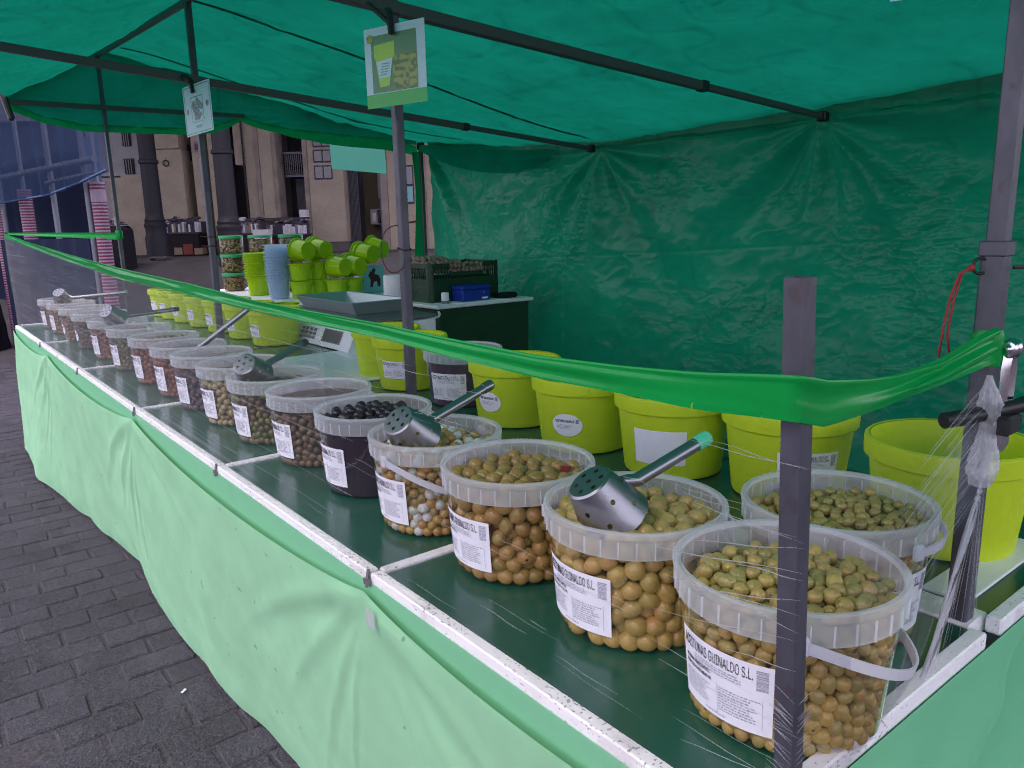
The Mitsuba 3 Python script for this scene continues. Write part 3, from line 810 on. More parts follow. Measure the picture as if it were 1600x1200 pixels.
def pack(a, top, seed, heap=0.0):
    """Centres of olives of mean radius a that fill the bucket up to top, most of them touching; heap raises the middle."""
    r = np.random.default_rng(seed)
    R = wall_r(top * 0.6) - 0.0015
    vol = PI * R * R * top
    n = int(0.66 * vol / (4 / 3 * PI * a ** 3))
    p = np.stack([r.uniform(-R, R, 3 * n), r.uniform(-R, R, 3 * n), r.uniform(a, top - a, 3 * n)], 1)
    p = p[np.hypot(p[:, 0], p[:, 1]) < R - a][:n]
    for it in range(110):
        p[:, 2] -= 0.0002
        for i, j in (cKDTree(p).query_pairs(2 * a, output_type="ndarray").T,):
            d = p[i] - p[j]; L = np.linalg.norm(d, axis=1) + 1e-9
            push = (0.5 * np.maximum(2 * a - L, 0) / L)[:, None] * d * 0.8
            np.add.at(p, i, push); np.add.at(p, j, -push)
        p[:, 2] = np.maximum(p[:, 2], a * 0.9 + 0.003)
        q = np.hypot(p[:, 0], p[:, 1])
        lim = BR0 + (BR1 - BR0) * np.clip(p[:, 2] / 0.16, 0, 1) - a - 0.0016
        s = np.where(q > lim, lim / np.maximum(q, 1e-9), 1)
        p[:, :2] *= s[:, None]
        zt = top - a + heap * np.maximum(0, 1 - (np.hypot(p[:, 0], p[:, 1]) / R) ** 2)
        p[:, 2] = np.minimum(p[:, 2], zt)
    p[:, 2] += np.clip(p[:, 2] / top, 0, 1) * max(0.0, (top - a) - np.percentile(p[np.hypot(p[:, 0], p[:, 1]) > 0.6 * R, 2], 98.5))
    q = np.hypot(p[:, 0], p[:, 1])
    zt = top - a + heap * np.maximum(0, 1 - (q / R) ** 2)
    edge = (q > wall_r(0.08) - 3.0 * a) | (p[:, 2] > zt - 2.9 * a) | (p[:, 2] < 2 * a)
    return p[edge], (q > lim - 1.1 * a)[edge], (p[:, 2] > zt - 1.0 * a)[edge]


def turn(r, flat, wall=None):
    """A random rotation; flat lays the long axis nearly level, wall (a direction) keeps it along the bucket's wall."""
    ax = r.normal(size=3)
    if wall is not None:
        ax = ax - wall * (ax @ wall) * 0.93
    if flat:
        ax[2] *= 0.35
    ax /= np.linalg.norm(ax)
    z = np.array([0, 0, 1.0]); c = np.cross(z, ax); s = np.linalg.norm(c)
    Rm = np.eye(3)
    if s > 1e-6:
        k = c / s; K = np.array([[0, -k[2], k[1]], [k[2], 0, -k[0]], [-k[1], k[0], 0]])
        th = math.atan2(s, ax[2]); Rm = np.eye(3) + math.sin(th) * K + (1 - math.cos(th)) * K @ K
    sp = r.uniform(0, 2 * PI); S = np.array([[math.cos(sp), -math.sin(sp), 0], [math.sin(sp), math.cos(sp), 0], [0, 0, 1]])
    return Rm @ S


packs = {}
olive_pool = []                                                              # (distance, kind, matrix, bucket) of every olive that shows
bulk = {}                                                                    # bucket -> the other olives


def fill(tag, cx, cy, kinds, top, seed, heap=0.0, z0=CT, spin=0.0, only_top=False, floor=0.0):
    """kinds: list of (kind, share)."""
    (ka, kb) = KINDS[kinds[0][0]][0]
    a = (ka + 2 * kb) / 3 * 0.97
    key = (round(a, 4), round(top, 3), heap)
    if key not in packs:
        packs[key] = pack(a, top, 100 + len(packs), heap)
    p, side, up = packs[key]
    r = np.random.default_rng(seed)
    c, s = math.cos(spin), math.sin(spin)
    p = np.stack([p[:, 0] * c - p[:, 1] * s, p[:, 0] * s + p[:, 1] * c, p[:, 2]], 1)
    names, shares = [k for k, _ in kinds], np.cumsum([w for _, w in kinds])
    for q, sd, tp in zip(p, side, up):
        if (only_top and q[2] < top - 3.2 * a) or q[2] < floor:
            continue
        kind = names[int(np.searchsorted(shares, r.uniform(0, shares[-1])))]
        m = np.eye(4); m[:3, :3] = turn(r, tp, np.array([q[0], q[1], 0]) / (np.hypot(q[0], q[1]) + 1e-9) if sd else None) * r.uniform(0.90, 1.05); m[:3, 3] = [cx + q[0], cy + q[1], z0 + q[2]]
        face = tp or (sd and (q[0] * -cx + q[1] * -cy) > 0.25 * np.hypot(q[0], q[1]) * np.hypot(cx, cy))
        dist = math.sqrt((cx + q[0]) ** 2 + (cy + q[1]) ** 2 + (1.5 - z0 - q[2]) ** 2)
        rec = (dist, kind, m, tag, r.integers(1 << 20))
        if face and not only_top:
            olive_pool.append(rec)
        else:
            bulk.setdefault(tag, []).append(rec)


def clear_bucket(x, y, label, core, top, handle=None, label_kind="paper", th=PI, spin=0.0, txt=(None, None), brine=None, core_top=None, group=None, lab=True):
    t = thing("clear_bucket", label, "bucket", group)
    put("body", body_shape, t, tr(x, y, CT))
    put("rim", rim_shape, t, tr(x, y, CT, spin))
    if handle is not None:
        put("handle", handle_shape if handle[1] else handle_flat, t, tr(x, y, CT, handle[0]))
    if lab:
        paper, (ink, grey) = label_shapes(label_kind, wall_r, th, ZL, txt[0], txt[1])
        k = put("label", paper, t, tr(x, y, CT))
        put("lettering", ink, k, tr(x, y, CT)); put("small_print", grey, k, tr(x, y, CT))
    if core:
        r = core_top if core_top else top - 0.045
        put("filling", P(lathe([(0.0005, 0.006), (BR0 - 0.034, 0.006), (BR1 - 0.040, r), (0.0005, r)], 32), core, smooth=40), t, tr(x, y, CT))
    if brine:
        put("brine", P(lathe([(0.0005, 0.0), (wall_r(0.2) - 0.0012, 0.0)], 48), brine[1]), t, tr(x, y, CT + brine[0]))
    return t


F = [  # x, y, label, fill kinds, top, heap, handle (angle, hanging), label, text
    (0.827, 0.497, "clear bucket of green olives nearest the camera, behind the short corner post", [("green", 1)], 0.181, 0.0, (math.radians(38), True), "paper", ("ACEITUNAS VERDES ENTERAS", "GORDA ANCHOA ESTANDAR 180"), (0.160, "brine_surface")),
    (0.847, 0.775, "clear bucket of big green olives with the perforated ladle that has a mint tipped handle", [("large", 1)], 0.180, 0.006, (math.radians(120), False), "paper", ("ACEITUNAS GORDAL", "ENCURTIDA"), None),
    (0.843, 1.060, "clear bucket of olives in brine with red pepper pieces, beside the widest cross strip", [("cooked", 1)], 0.180, 0.0, (math.radians(100), False), "paper", ("ACEITUNAS", None), (0.166, "brine_surface")),
    (0.847, 1.345, "clear bucket of mixed olives and small white onions under a perforated ladle", [("mixed", 0.68), ("onion", 0.32)], 0.176, 0.008, (math.radians(13), True), "paper", ("ACEITUNAS", None), (0.158, "brine_surface")),
    (0.859, 1.640, "clear bucket heaped with black olives", [("black", 1)], 0.180, 0.042, (math.radians(80), False), "paper", (None, None), None),
    (0.859, 1.948, "clear bucket topped with glossy brown brine, beside the heaped black olives", [("dark", 1)], 0.150, 0.0, (math.radians(95), False), "paper", (None, None), (0.164, "brown_brine")),
    (0.852, 2.245, "clear bucket of dark green olives with a perforated ladle, next after the brown brine bucket", [("leaf", 0.65), ("dark", 0.35)], 0.168, 0.012, (math.radians(90), False), "paper", (None, None), None),
    (0.852, 2.545, "clear bucket with a small pale heap of olives, just before the dark green olives", [("pale", 0.7), ("dark", 0.3)], 0.160, 0.024, None, "paper", (None, None), None),
    (0.850, 2.835, "clear bucket with purplish contents and a clear upper half, eighth from the near end row", [("purple", 1)], 0.118, 0.0, None, "paper", (None, None), None),
    (0.850, 3.125, "clear bucket of brick red contents with a slanting steel handle standing in it", [("red", 1)], 0.150, 0.0, None, "paper", (None, None), None),
    (0.850, 3.475, "clear bucket heaped with reddish brown olives", [("red", 0.75), ("brown", 0.25)], 0.172, 0.036, None, "paper", (None, None), None),
    (0.850, 3.90, "clear bucket of dark speckled olives under a ladle with a long level handle", [("dark", 0.6), ("leaf", 0.4)], 0.160, 0.010, None, "paper", (None, None), None),
    (0.850, 4.34, "clear bucket of reddish olives behind the reddish brown heap's left neighbour", [("red", 0.5), ("brown", 0.5)], 0.150, 0.0, None, "paper", (None, None), None),
    (0.850, 4.80, "clear bucket with the nearer of two oval labels in the front row", [("purple", 0.5), ("dark", 0.5)], 0.150, 0.0, None, "oval", (None, None), None),
    (0.850, 5.22, "clear bucket with the farther of two oval labels in the front row", [("brown", 0.5), ("dark", 0.5)], 0.150, 0.0, None, "oval", (None, None), None),
    (0.850, 5.68, "second clear bucket from the far left end of the front row", [("brown", 1)], 0.150, 0.0, None, "paper", (None, None), None),
    (0.850, 6.05, "clear bucket at the far left end of the front row under a flat ladle", [("brown", 0.5), ("purple", 0.5)], 0.155, 0.0, None, "paper", (None, None), None),
]
CORE = {"black": "black_cloth", "red": "fill_dark"}
buckets = []
for n, (x, y, lab, kinds, top, heap, hand, lk, txt, br) in enumerate(F):
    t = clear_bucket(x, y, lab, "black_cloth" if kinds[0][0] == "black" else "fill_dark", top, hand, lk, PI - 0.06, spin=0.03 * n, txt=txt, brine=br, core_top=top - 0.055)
    buckets.append(t)
    fill(n, x, y, kinds, top, 300 + n, heap, spin=1.1 * n, floor=0.135 if kinds[0][0] == "black" else 0.0)
    if kinds[0][0] == "black":
        mat("dark_brine", (0.030, 0.024, 0.040), rough=0.3, spec=0.3)
        put("dark_brine", P(lathe([(0.0005, 0.004), (BR0 - 0.004, 0.004), (BR0 - 0.002, 0.010), (BR1 - 0.004, 0.152), (0.0005, 0.152)], 64), "dark_brine", smooth=40), t, tr(x, y, CT), label="dark purple brine filling the bucket below the olives")
BX, BY = 1.085, 0.575
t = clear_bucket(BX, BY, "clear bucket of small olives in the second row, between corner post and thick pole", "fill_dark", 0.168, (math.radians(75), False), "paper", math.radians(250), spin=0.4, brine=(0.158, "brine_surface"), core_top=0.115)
buckets.append(t)
fill(len(F), BX, BY, [("small", 1)], 0.180, 350, 0.0, spin=0.7)
WHERE = {n: f[2] for n, f in enumerate(F)}

# red pepper pieces float in the third bucket
for k, (ax, ay, az, rz) in enumerate(((0.085, 0.085, 0.165, 0.3), (-0.01, 0.112, 0.166, 1.2), (-0.108, 0.03, 0.166, 2.0), (0.09, -0.03, 0.166, 0.9))):
    v, f = sheet(lambda u, v: np.stack([(u - 0.5) * 0.034, (v - 0.5) * 0.016, 0.006 * np.sin(u * PI)], -1), 8, 3)
    mat("pepper_red", (0.30, 0.02, 0.03), rough=0.3) if "pepper_red" not in scene else None
    solo("red_pepper_piece", P(moved((v, f), (0.843 + ax, 1.06 + ay, CT + az), rz), "pepper_red", smooth=True), "red pepper piece floating among the olives beside the mixed onions bucket", "pepper", "red pepper pieces in one bucket")

# ------------------------------------------------------------------ lime green buckets
LR0, LR1, LH_ = 0.122, 0.139, 0.205


def lime_r(z):
    return LR0 + (LR1 - LR0) * min(max(z, 0) / 0.17, 1)


lime_body = P(lathe([(0.0005, 0.002), (LR0 - 0.008, 0.002), (LR0 - 0.002, 0.005), (LR0, 0.012), (LR1, 0.170), (LR1 + 0.001, 0.203), (LR1 - 0.001, 0.2035), (LR1 - 0.002, 0.170), (LR0 - 0.003, 0.010), (0.0005, 0.006)], 80), "lime_plastic", smooth=40)
lime_rim_profile = [(LR1 + 0.0012, 0.166), (LR1 + 0.006, 0.1655), (LR1 + 0.009, 0.168), (LR1 + 0.0095, 0.178), (LR1 + 0.010, 0.196), (LR1 + 0.009, 0.2025), (LR1 + 0.005, 0.2055), (LR1 + 0.0012, 0.2045)]
lime_rim = P(lathe(lime_rim_profile, 80), "lime_plastic", smooth=40)
lime_tab = P(cat([lathe([(LR1 + 0.0098, 0.172), (LR1 + 0.0125, 0.173), (LR1 + 0.0128, 0.192), (LR1 + 0.0102, 0.193)], 6, PI * 1.02, PI * 1.09), lathe([(LR1 + 0.0098, 0.172), (LR1 + 0.0125, 0.173), (LR1 + 0.0128, 0.192), (LR1 + 0.0102, 0.193)], 6, PI * 1.22, PI * 1.29)]), "lime_plastic")


def lime_bucket(x, y, label, lk=None, th=math.radians(205), fillkind=None, tab=False, zl=0.085, group=None, scale=1.0, spin=0.0, z=CT):
    t = thing("lime_bucket", label, "bucket", group)
    put("body", lime_body, t, tr(x, y, z)); put("rim", lime_rim, t, tr(x, y, z, spin))
    if tab:
        put("rim_tab", lime_tab, t, tr(x, y, z, spin))
    if lk:
        paper, (ink, grey) = label_shapes(lk, lime_r, th, zl, None, None, seed=7, scale=scale)
        k = put("label", paper, t, tr(x, y, z))
        if "blank" not in label:
            put("lettering", ink, k, tr(x, y, z)); put("small_print", grey, k, tr(x, y, z))
    return t


LIME = [
    (1.520, 0.590, "large empty lime bucket at the right edge, behind the thick steel pole", None, 0, None, False),
    (1.545, 0.945, "lime bucket of pale olives directly behind the short corner post", "paper", 232, "small", False),
    (1.490, 1.235, "lime bucket with a wide blank white label, above the mint tipped ladle handle", "paper", 205, "leaf", False),
    (1.475, 1.545, "lime bucket with an oval label and a notched rim", "oval", 205, "leaf", True),
    (1.500, 1.890, "lime bucket with a round label half hidden by a ladle handle", "oval", 192, "dark", False),
    (1.545, 2.610, "lime bucket with a square label just left of the middle pole's foot", "paper", 208, None, False),
    (1.610, 2.915, "lime bucket beside the scale, mostly behind the square labelled one", None, 0, None, False),
    (1.600, 4.15, "lime bucket left of the scale, nearest to it", "paper", 186, "leaf", False),
    (1.600, 4.54, "second lime bucket left of the scale", "paper", 186, None, False),
    (1.600, 4.93, "third lime bucket left of the scale, behind the green tinted pole", "paper", 186, None, False),
    (1.600, 5.32, "fourth lime bucket left of the scale", "paper", 186, None, False),
    (1.600, 5.68, "fifth lime bucket left of the scale", "paper", 186, None, False),
    (1.600, 6.00, "sixth lime bucket left of the scale, holding pale contents", "paper", 188, "pale", False),
    (1.600, 6.24, "lime bucket at the far left end of the back row", "paper", 188, "leaf", False),
]
for n, (x, y, lab, lk, th, fk, tab) in enumerate(LIME):
    lime_bucket(x, y, lab, lk, math.radians(th), fk, tab, scale=0.72 if n > 4 else (0.92 if lk == "paper" else 1.0), spin=0.2 * n)
    if fk:
        fill(f"lime{n}", x, y, [(fk, 1)], 0.186, 500 + n, 0.0, only_top=True, spin=0.9 * n)
# a clear bucket with dark contents stands among the lime ones
t = clear_bucket(1.541, 2.240, "clear bucket filled dark purple between lime buckets, beside the middle pole", None, 0.15, (math.radians(100), False), "paper", math.radians(208))
mat("purple_paste", (0.085, 0.065, 0.105), rough=0.35)
put("contents", P(lathe([(0.0005, 0.004), (BR0 - 0.003, 0.004), (BR1 - 0.003, 0.152), (0.0005, 0.152)], 48), "purple_paste", smooth=40), t, tr(1.541, 2.240, CT))

# ------------------------------------------------------------------ olives: the 300 nearest singly, the others bucket by bucket
olive_pool.sort(key=lambda q: q[0])
NAMES = {"green": "green_olive", "small": "small_olive", "large": "big_olive", "cooked": "brined_olive", "mixed": "mixed_olive", "onion": "white_onion", "black": "black_olive"}
TEXT = {0: ("green_olive", "whole green olive in the clear bucket nearest the camera", "green olives in the nearest bucket"),
        1: ("big_olive", "big green olive in the bucket of the ladle with the mint tipped handle", "big olives under the mint tipped ladle"),
        2: ("brined_olive", "yellow brown olive in the brine bucket with red pepper pieces", "olives in brine with red pepper"),
        3: ("mixed_olive", "small yellow olive among white onions", "mixed olives among onions"),
        17: ("small_olive", "small green olive in the second row bucket near the thick pole", "small olives in the second row bucket"),
        4: ("black_olive", "wrinkled black olive on the black heap", "black olives on the heap")}
used = {"olive": 0, "black": 0, "onion": 0}
share = {0: 112, 1: 70, 2: 48, 3: 28, 17: 42}
got = {}
for rec in olive_pool:
    dist, kind, m, tag, rnd = rec
    fam = "onion" if kind == "onion" else "black" if kind == "black" else "olive"
    got[tag, fam] = got.get((tag, fam), 0) + 1
    one = (fam == "olive" and tag in share and got[tag, fam] <= share[tag]) or (fam == "onion" and got[tag, fam] <= 26) or (fam == "black" and got[tag, fam] <= 70)
    if not one:
        bulk.setdefault(tag, []).append(rec)
        continue
    nm, lab, grp = TEXT[tag] if kind != "onion" else ("white_onion", "small white pickled onion among the mixed olives", "white onions in the mixed bucket")
    sh = egg_shape[kind, 1][rnd % len(egg_shape[kind, 1])]
    solo(nm, sh, lab, "onion" if kind == "onion" else "olive", grp, at=T(m.tolist()))
for tag, recs in bulk.items():
    V, Fc, C, n = [], [], [], 0
    for dist, kind, m, _, rnd in recs:
        hi = dist < 1.9
        v, f, c = eggs[kind, 1 if hi and dist < 1.3 else 0][rnd % len(eggs[kind, 0])]
        V.append(v @ m[:3, :3].T + m[:3, 3]); Fc.append(f + n); C.append(c); n += len(v)
    lab = WHERE.get(tag)
    where = f"olives inside the {lab}" if lab else ("olives inside the second row clear bucket" if tag == 17 else f"olives filling the {LIME[int(tag[4:])][2]}")
    words = where.split()
    solo("olives", P((np.vstack(V), np.vstack(Fc)), "olive_skin", smooth=True, color=np.vstack(C)), " ".join(words[:16]), "olives", kind="stuff")

# ------------------------------------------------------------------ perforated ladles
def ladle_cup():
    """Cup with its mouth at z = 0 and its pierced bottom at z = 0.078."""
    prof = [(0.0, 0.078), (0.032, 0.078), (0.0355, 0.0755), (0.057, 0.0), (0.0558, 0.0), (0.0345, 0.0742), (0.0315, 0.0764), (0.0, 0.0764)]
    cup = m3.CrossSection([np.array(prof, float)[::-1]]).revolve(64)
    if cup.volume() < 0:
        cup = m3.CrossSection([np.array(prof, float)]).revolve(64)
    for k in range(7):
        a = k * PI / 3 + 0.3
        x, y = (0, 0) if k == 6 else (0.0215 * math.cos(a), 0.0215 * math.sin(a))
        cup = cup - m3.Manifold.cylinder(0.03, 0.0040, 0.0040, 20).translate([x, y, 0.062])
    for k in range(6):
        for zz, off in ((0.024, 0.0), (0.050, 30)):
            cup = cup - m3.Manifold.cylinder(0.05, 0.0040, 0.0040, 16).rotate([0, 90, 0]).translate([0.03, 0, zz]).rotate([0, 0, 60 * k + off])
    m = cup.to_mesh()
    return np.array(m.vert_properties[:, :3], float), np.array(m.tri_verts)


LADLE_CUP = ladle_cup()


def ladle(label, mouth, disc, start, end, tip="shiny", r_handle=0.0108):
    """mouth: centre of the cup's open end; disc: a point its pierced bottom faces; start, end: the handle's axis."""
    mouth, start, end = np.asarray(mouth, float), np.asarray(start, float), np.asarray(end, float)
    ax = np.asarray(disc, float) - mouth; ax /= np.linalg.norm(ax)
    d = end - start; L = np.linalg.norm(d); d /= L
    x = d - ax * (d @ ax); x /= np.linalg.norm(x)
    B = np.stack([x, np.cross(ax, x), ax])
    t = thing("perforated_ladle", label, "ladle", "perforated ladles")
    put("cup", P((mouth + LADLE_CUP[0] @ B, LADLE_CUP[1]), "stainless", smooth=30), t)
    root = mouth + ax * 0.040 + x * 0.040
    put("handle", P(tube([root, start * 0.5 + root * 0.5 + d * 0.01, start + d * 0.02, end], [r_handle * 0.75, r_handle * 0.95, r_handle, r_handle], 24), "stainless", smooth=40), t)
    u, w, _ = frame(d)
    tp = lathe([(0.0, -0.004), (r_handle + 0.0014, -0.004), (r_handle + 0.0014, 0.017), (r_handle, 0.021), (0.0, 0.022)], 24)
    put("handle_tip", P((end + tp[0] @ np.stack([u, w, d]), tp[1]), {"mint": "mint_cap", "black": "black_plastic", "shiny": "stainless"}[tip], smooth=40), t)


def dirn(right, up, away):
    return right * RGT + up * np.array([0, 0, 1.0]) + away * FWD


ladle("perforated steel ladle with a mint green handle tip in the big olives", (0.80, 0.772, 1.060), (0.757, 0.786, 1.126), (0.825, 0.772, 1.104), (0.955, 0.740, 1.154), "mint")
ladle("perforated steel ladle lying on the mixed olives and onions", (0.812, 1.358, 1.058), (0.76, 1.346, 1.113), (0.82, 1.364, 1.083), (1.0, 1.371, 1.140), "shiny")
ladle("perforated steel ladle with a black handle end in the dark green olives", (0.815, 2.305, 1.062), (0.765, 2.262, 1.118), (0.83, 2.318, 1.082), (1.02, 2.42, 1.127), "black")
ladle("perforated steel ladle with a long level handle over dark speckled olives", (0.815, 4.16, 1.085), (0.760, 4.13, 1.14), (0.84, 4.17, 1.100), (1.09, 4.18, 1.112), "black")
ladle("perforated steel ladle lying flat across the leftmost clear bucket", (0.82, 5.75, 1.082), (0.79, 5.70, 1.15), (0.85, 5.69, 1.100), (1.15, 5.56, 1.120), "shiny")
t = thing("slotted_spoon", "steel handle slanting out of the brick red bucket", "spoon")
a0, a1 = np.array([0.80, 2.90, 1.06]), np.array([0.98, 2.72, 1.185])
a0 = np.array([0.86, 3.09, 1.045]); a1 = a0 + dirn(0.21, 0.155, 0.05)
put("handle", P(tube([a0, a1], 0.0105, 16), "stainless", smooth=40), t)
put("bowl", P(moved(lathe([(0.0, -0.02), (0.03, -0.015), (0.046, 0.0), (0.045, 0.001), (0.029, -0.0135), (0.0, -0.018)], 32), a0 + [-0.035, 0.02, -0.008]), "stainless", smooth=40), t)

# ------------------------------------------------------------------ cling film round the counter, its green edge band
BY_ = [0.372, 0.464, 0.576, 0.722, 0.915, 1.10, 1.667, 2.152, 2.971, 4.033, 5.2, 6.33]
BT_ = [1.361, 1.353, 1.346, 1.341, 1.343, 1.347, 1.351, 1.366, 1.384, 1.420, 1.468, 1.520]
BB_ = [1.317, 1.314, 1.3145, 1.312, 1.315, 1.322, 1.324, 1.331, 1.343, 1.386, 1.436, 1.490]


def film_x(y):
    return 0.606 + 0.020 * np.exp(-((y - 0.38) / 0.02) ** 2)


def band_fn(u, v):
    s = u
    # front run from the far end to the corner post, then back along the end to the thick pole
    y = np.where(s < 0.86, 6.33 + (0.374 - 6.33) * (s / 0.86) ** 0.72, 0.374 + 0.045 * sst(0.88, 1.0, s))
    x = np.where(s < 0.86, 0.606 + 0.016 * sst(0.835, 0.86, s), 0.624 + (1.205 - 0.624) * np.clip((s - 0.86) / 0.14, 0, 1))
    zt = np.where(s < 0.86, np.interp(y, BY_, BT_), np.interp(x, [0.624, 0.673, 0.766, 0.835, 0.998, 1.11, 1.205], [1.361, 1.349, 1.337, 1.331, 1.326, 1.334, 1.342]))
    zb = np.where(s < 0.86, np.interp(y, BY_, BB_), np.interp(x, [0.624, 0.673, 0.766, 0.835, 0.998, 1.11, 1.205], [1.317, 1.303, 1.302, 1.300, 1.292, 1.290, 1.292]))
    z = zt + (zb - zt) * v
    pl = nz(y * 2.2 + x * 4, v * 2.5, 0, s=60) * 0.007 + 0.0015 * np.sin(v * 9 + y * 2)
    lip = 0.003 * np.exp(-((v - 0.06) / 0.05) ** 2)
    x = np.where(s < 0.86, x - lip + pl * sst(0.86, 0.80, s), x)
    y = np.where(s < 0.86, y, y - lip * 0.8 - pl - 0.004 * np.sin(v * 14 + x * 5) * sst(0.7, 1.1, x))
    return np.stack([x, y, z], -1)


fl = thing("cling_film_guard", "clear cling film stretched round the counter under a green edge band", "film")
put("green_band", P(sheet(band_fn, 420, 14), "band_film", smooth=True), fl, label="bright green film band along the top edge")
put("green_band", P(sheet(lambda u, v: np.stack([0.612 + 0.61 * u, 6.335 - 0.47 * u + 0.004 * np.sin(v * 5), 1.525 - 0.018 * u - (0.014 + 0.034 * u) * v], -1), 60, 8), "band_film", smooth=True), fl, label="green film band across the far end")
put("band_wrap", P(lathe([(0.020, 0.0), (0.024, 0.012), (0.022, 0.03), (0.024, 0.05), (0.019, 0.062)], 20), "band_film", smooth=60), fl, tr(1.222, 5.85, 1.462))
put("band_wrap", P(lathe([(0.024, 0.0), (0.026, 0.012), (0.025, 0.03), (0.027, 0.05), (0.022, 0.064)], 20), "band_film", smooth=60), fl, tr(1.222, 0.437, 1.284, s=0.82))


def film_front(u, v):
    y = 6.33 + (0.366 - 6.33) * u ** 0.8
    zt = np.interp(y, BY_, BB_) + 0.006
    z = zt + (CT + 0.004 - zt) * v
    x = 0.607 + 0.006 * np.sin(v * PI) * nz(y * 2, z * 2, s=61) * 3 - 0.004 * np.sin(v * PI) + 0.0003 * nz(y * 3, (z - 0.10 * y) * 60, s=63) * sst(2.5, 0.8, y) + 0.031 * sst(0.985, 1.0, u)
    return np.stack([x, y, z], -1)


def film_end(u, v):
    x = 0.622 + 0.57 * u
    zt = 1.312 - 0.004 * u
    zb = CT + 0.01 + 0.20 * sst(0.55, 1.0, u) ** 2
    z = zt + (zb - zt) * v
    y = 0.3655 + 0.055 * sst(0.08, 1.0, u) + 0.0008 * nz(x * 6, z * 40, s=65) + 0.01 * u * np.sin(v * PI) * nz(x * 3, z * 3, s=66)
    return np.stack([x, y, z], -1)


put("front_sheet", P(sheet(lambda u, v: film_front(0.80 + 0.20 * u, v), 120, 50), "stretch_film", smooth=True), fl)
scene["slack_film"] = {"type": "thindielectric", "int_ior": 1.012, "specular_transmittance": rgb(0.975, 0.975, 0.99)}
put("front_sheet", P(sheet(lambda u, v: film_front(0.80 * u, v), 220, 50), "slack_film", smooth=True), fl)
scene["film_haze_layers"] = {"type": "blendbsdf", "weight": proc(lambda p, n, uv: 0.03 + 0.11 * smoothstep(1.2, 3.0, p.y) * (0.6 + 0.4 * noise(p.y * 1.3, p.z * 45, 2)) + 0.12 * smoothstep(0.80, 0.95, noise(p.y * 0.9, p.z * 150, 7))),  # extra film layer, whitened towards the far end to paint the grazing haze
                        "a": {"type": "thindielectric", "int_ior": 1.012}, "b": thin((0.80, 0.80, 0.90), diff_trans=1.0, rough=0.4)}
put("hazed_wrap", P(sheet(lambda u, v: film_front(u * 0.80, v) - np.array([0.004, 0, 0]), 220, 50), "film_haze_layers", smooth=True), fl, label="second wrap of film with haze painted in over the far bays")
put("end_sheet", P(sheet(film_end, 60, 40), "stretch_film", smooth=True), fl)
put("far_sheet", P(sheet(lambda u, v: np.stack([0.615 + 0.6 * u, 6.335 - 0.47 * u, (1.51 - 0.04 * u) + (CT - 1.51 + 0.04 * u) * v], -1), 20, 20), "slack_film", smooth=True), fl)
r = np.random.default_rng(77)
cre = []


def streak(p, q, w, n=6, nrm=(1, 0, 0), wob=0.002):
    p, q = np.asarray(p, float), np.asarray(q, float)
    d = (q - p) / np.linalg.norm(q - p); side = np.cross(d, nrm); side /= np.linalg.norm(side)
    t = np.linspace(0, 1, n + 1)
    ww = w * np.sin(np.clip(t, 0.02, 0.98) * PI) ** 0.6
    c = p + np.outer(t, q - p) + np.outer(np.sin(t * 5 + p[1] * 30) * wob * np.sin(t * PI), side)
    V = np.vstack([c - side * ww[:, None] / 2, c + side * ww[:, None] / 2])
    k = n + 1
    cre.append((V, np.array([[i, i + 1, k + i + 1, k + i] for i in range(n)])))


for k in range(150):                                          # fine folds, densest towards the far end and near the corner post
    y = r.choice([r.uniform(0.42, 1.6), r.uniform(1.2, 6.2), r.uniform(3.0, 6.2)])
    z = r.uniform(CT + 0.03, np.interp(y, BY_, BB_) - 0.02)
    L = r.uniform(0.05, 0.22) * (0.6 + 0.25 * y)
    sl = r.normal(0.0, 0.018)
    streak((0.6045, y, z), (0.6045, y - L, z + sl * L * (1 if r.random() < 0.8 else -1)), r.uniform(0.0004, 0.0011) * (0.75 + 0.16 * y))
for k in range(16):                                             # runs that end at the corner post
    z = r.uniform(CT + 0.02, 1.30); L = r.uniform(0.03, 0.16)
    streak((0.6035, 0.376 + L, z + r.uniform(-0.02, 0.03)), (0.636, 0.3665, z), r.uniform(0.0005, 0.0013))
for k in range(26):                                             # wraps over the corner post's faces
    z = CT + 0.01 + 0.15 * r.random() ** 1.3
    streak((0.6405, 0.3985, z + r.uniform(0.004, 0.014)), (0.6405, 0.3695, z), r.uniform(0.0006, 0.0016), 3)
    streak((0.642, 0.3660, z), (0.668, 0.3660, z + r.uniform(0.0, 0.012)), r.uniform(0.0006, 0.0014), 3, nrm=(0, 1, 0))
for k in range(60):                                             # folds of the end sheet run up to the thick pole
    zr = r.uniform(1.10, 1.275); L = r.uniform(0.08, 0.34)
    q = np.array([1.183, 0.414, zr]); p = q + np.array([-1.0, -0.075, -0.28 + r.normal(0, 0.03)]) * L
    streak(p, p + (q - p) * r.uniform(0.6, 1.0), r.uniform(0.0005, 0.0012), nrm=(0, 1, 0))
for k in range(22):                                             # the tail of film drawn down from the pole to the rail
    x = r.uniform(0.98, 1.17)
    q = np.array([x, 0.385 + 0.02 * r.random(), CT + 0.015]); p = np.array([1.178 + 0.02 * r.random(), 0.412, r.uniform(1.06, 1.14)])
    streak(q, p, r.uniform(0.0006, 0.0018), nrm=(0, 1, 0))
k = put("fold_lines", P(cat(cre), "film_crease"), fl, label="fine bright folds in the cling film")
labels[k]["kind"] = "stuff"
tail = sheet(lambda u, v: np.stack([1.185 - 0.185 * u + (0.012 + 0.028 * u) * (v - 0.5) , 0.410 - 0.018 * u + 0.004 * np.sin(v * 30 + u * 6), 1.13 - 0.25 * u + 0.020 * (v - 0.5)], -1), 50, 14)
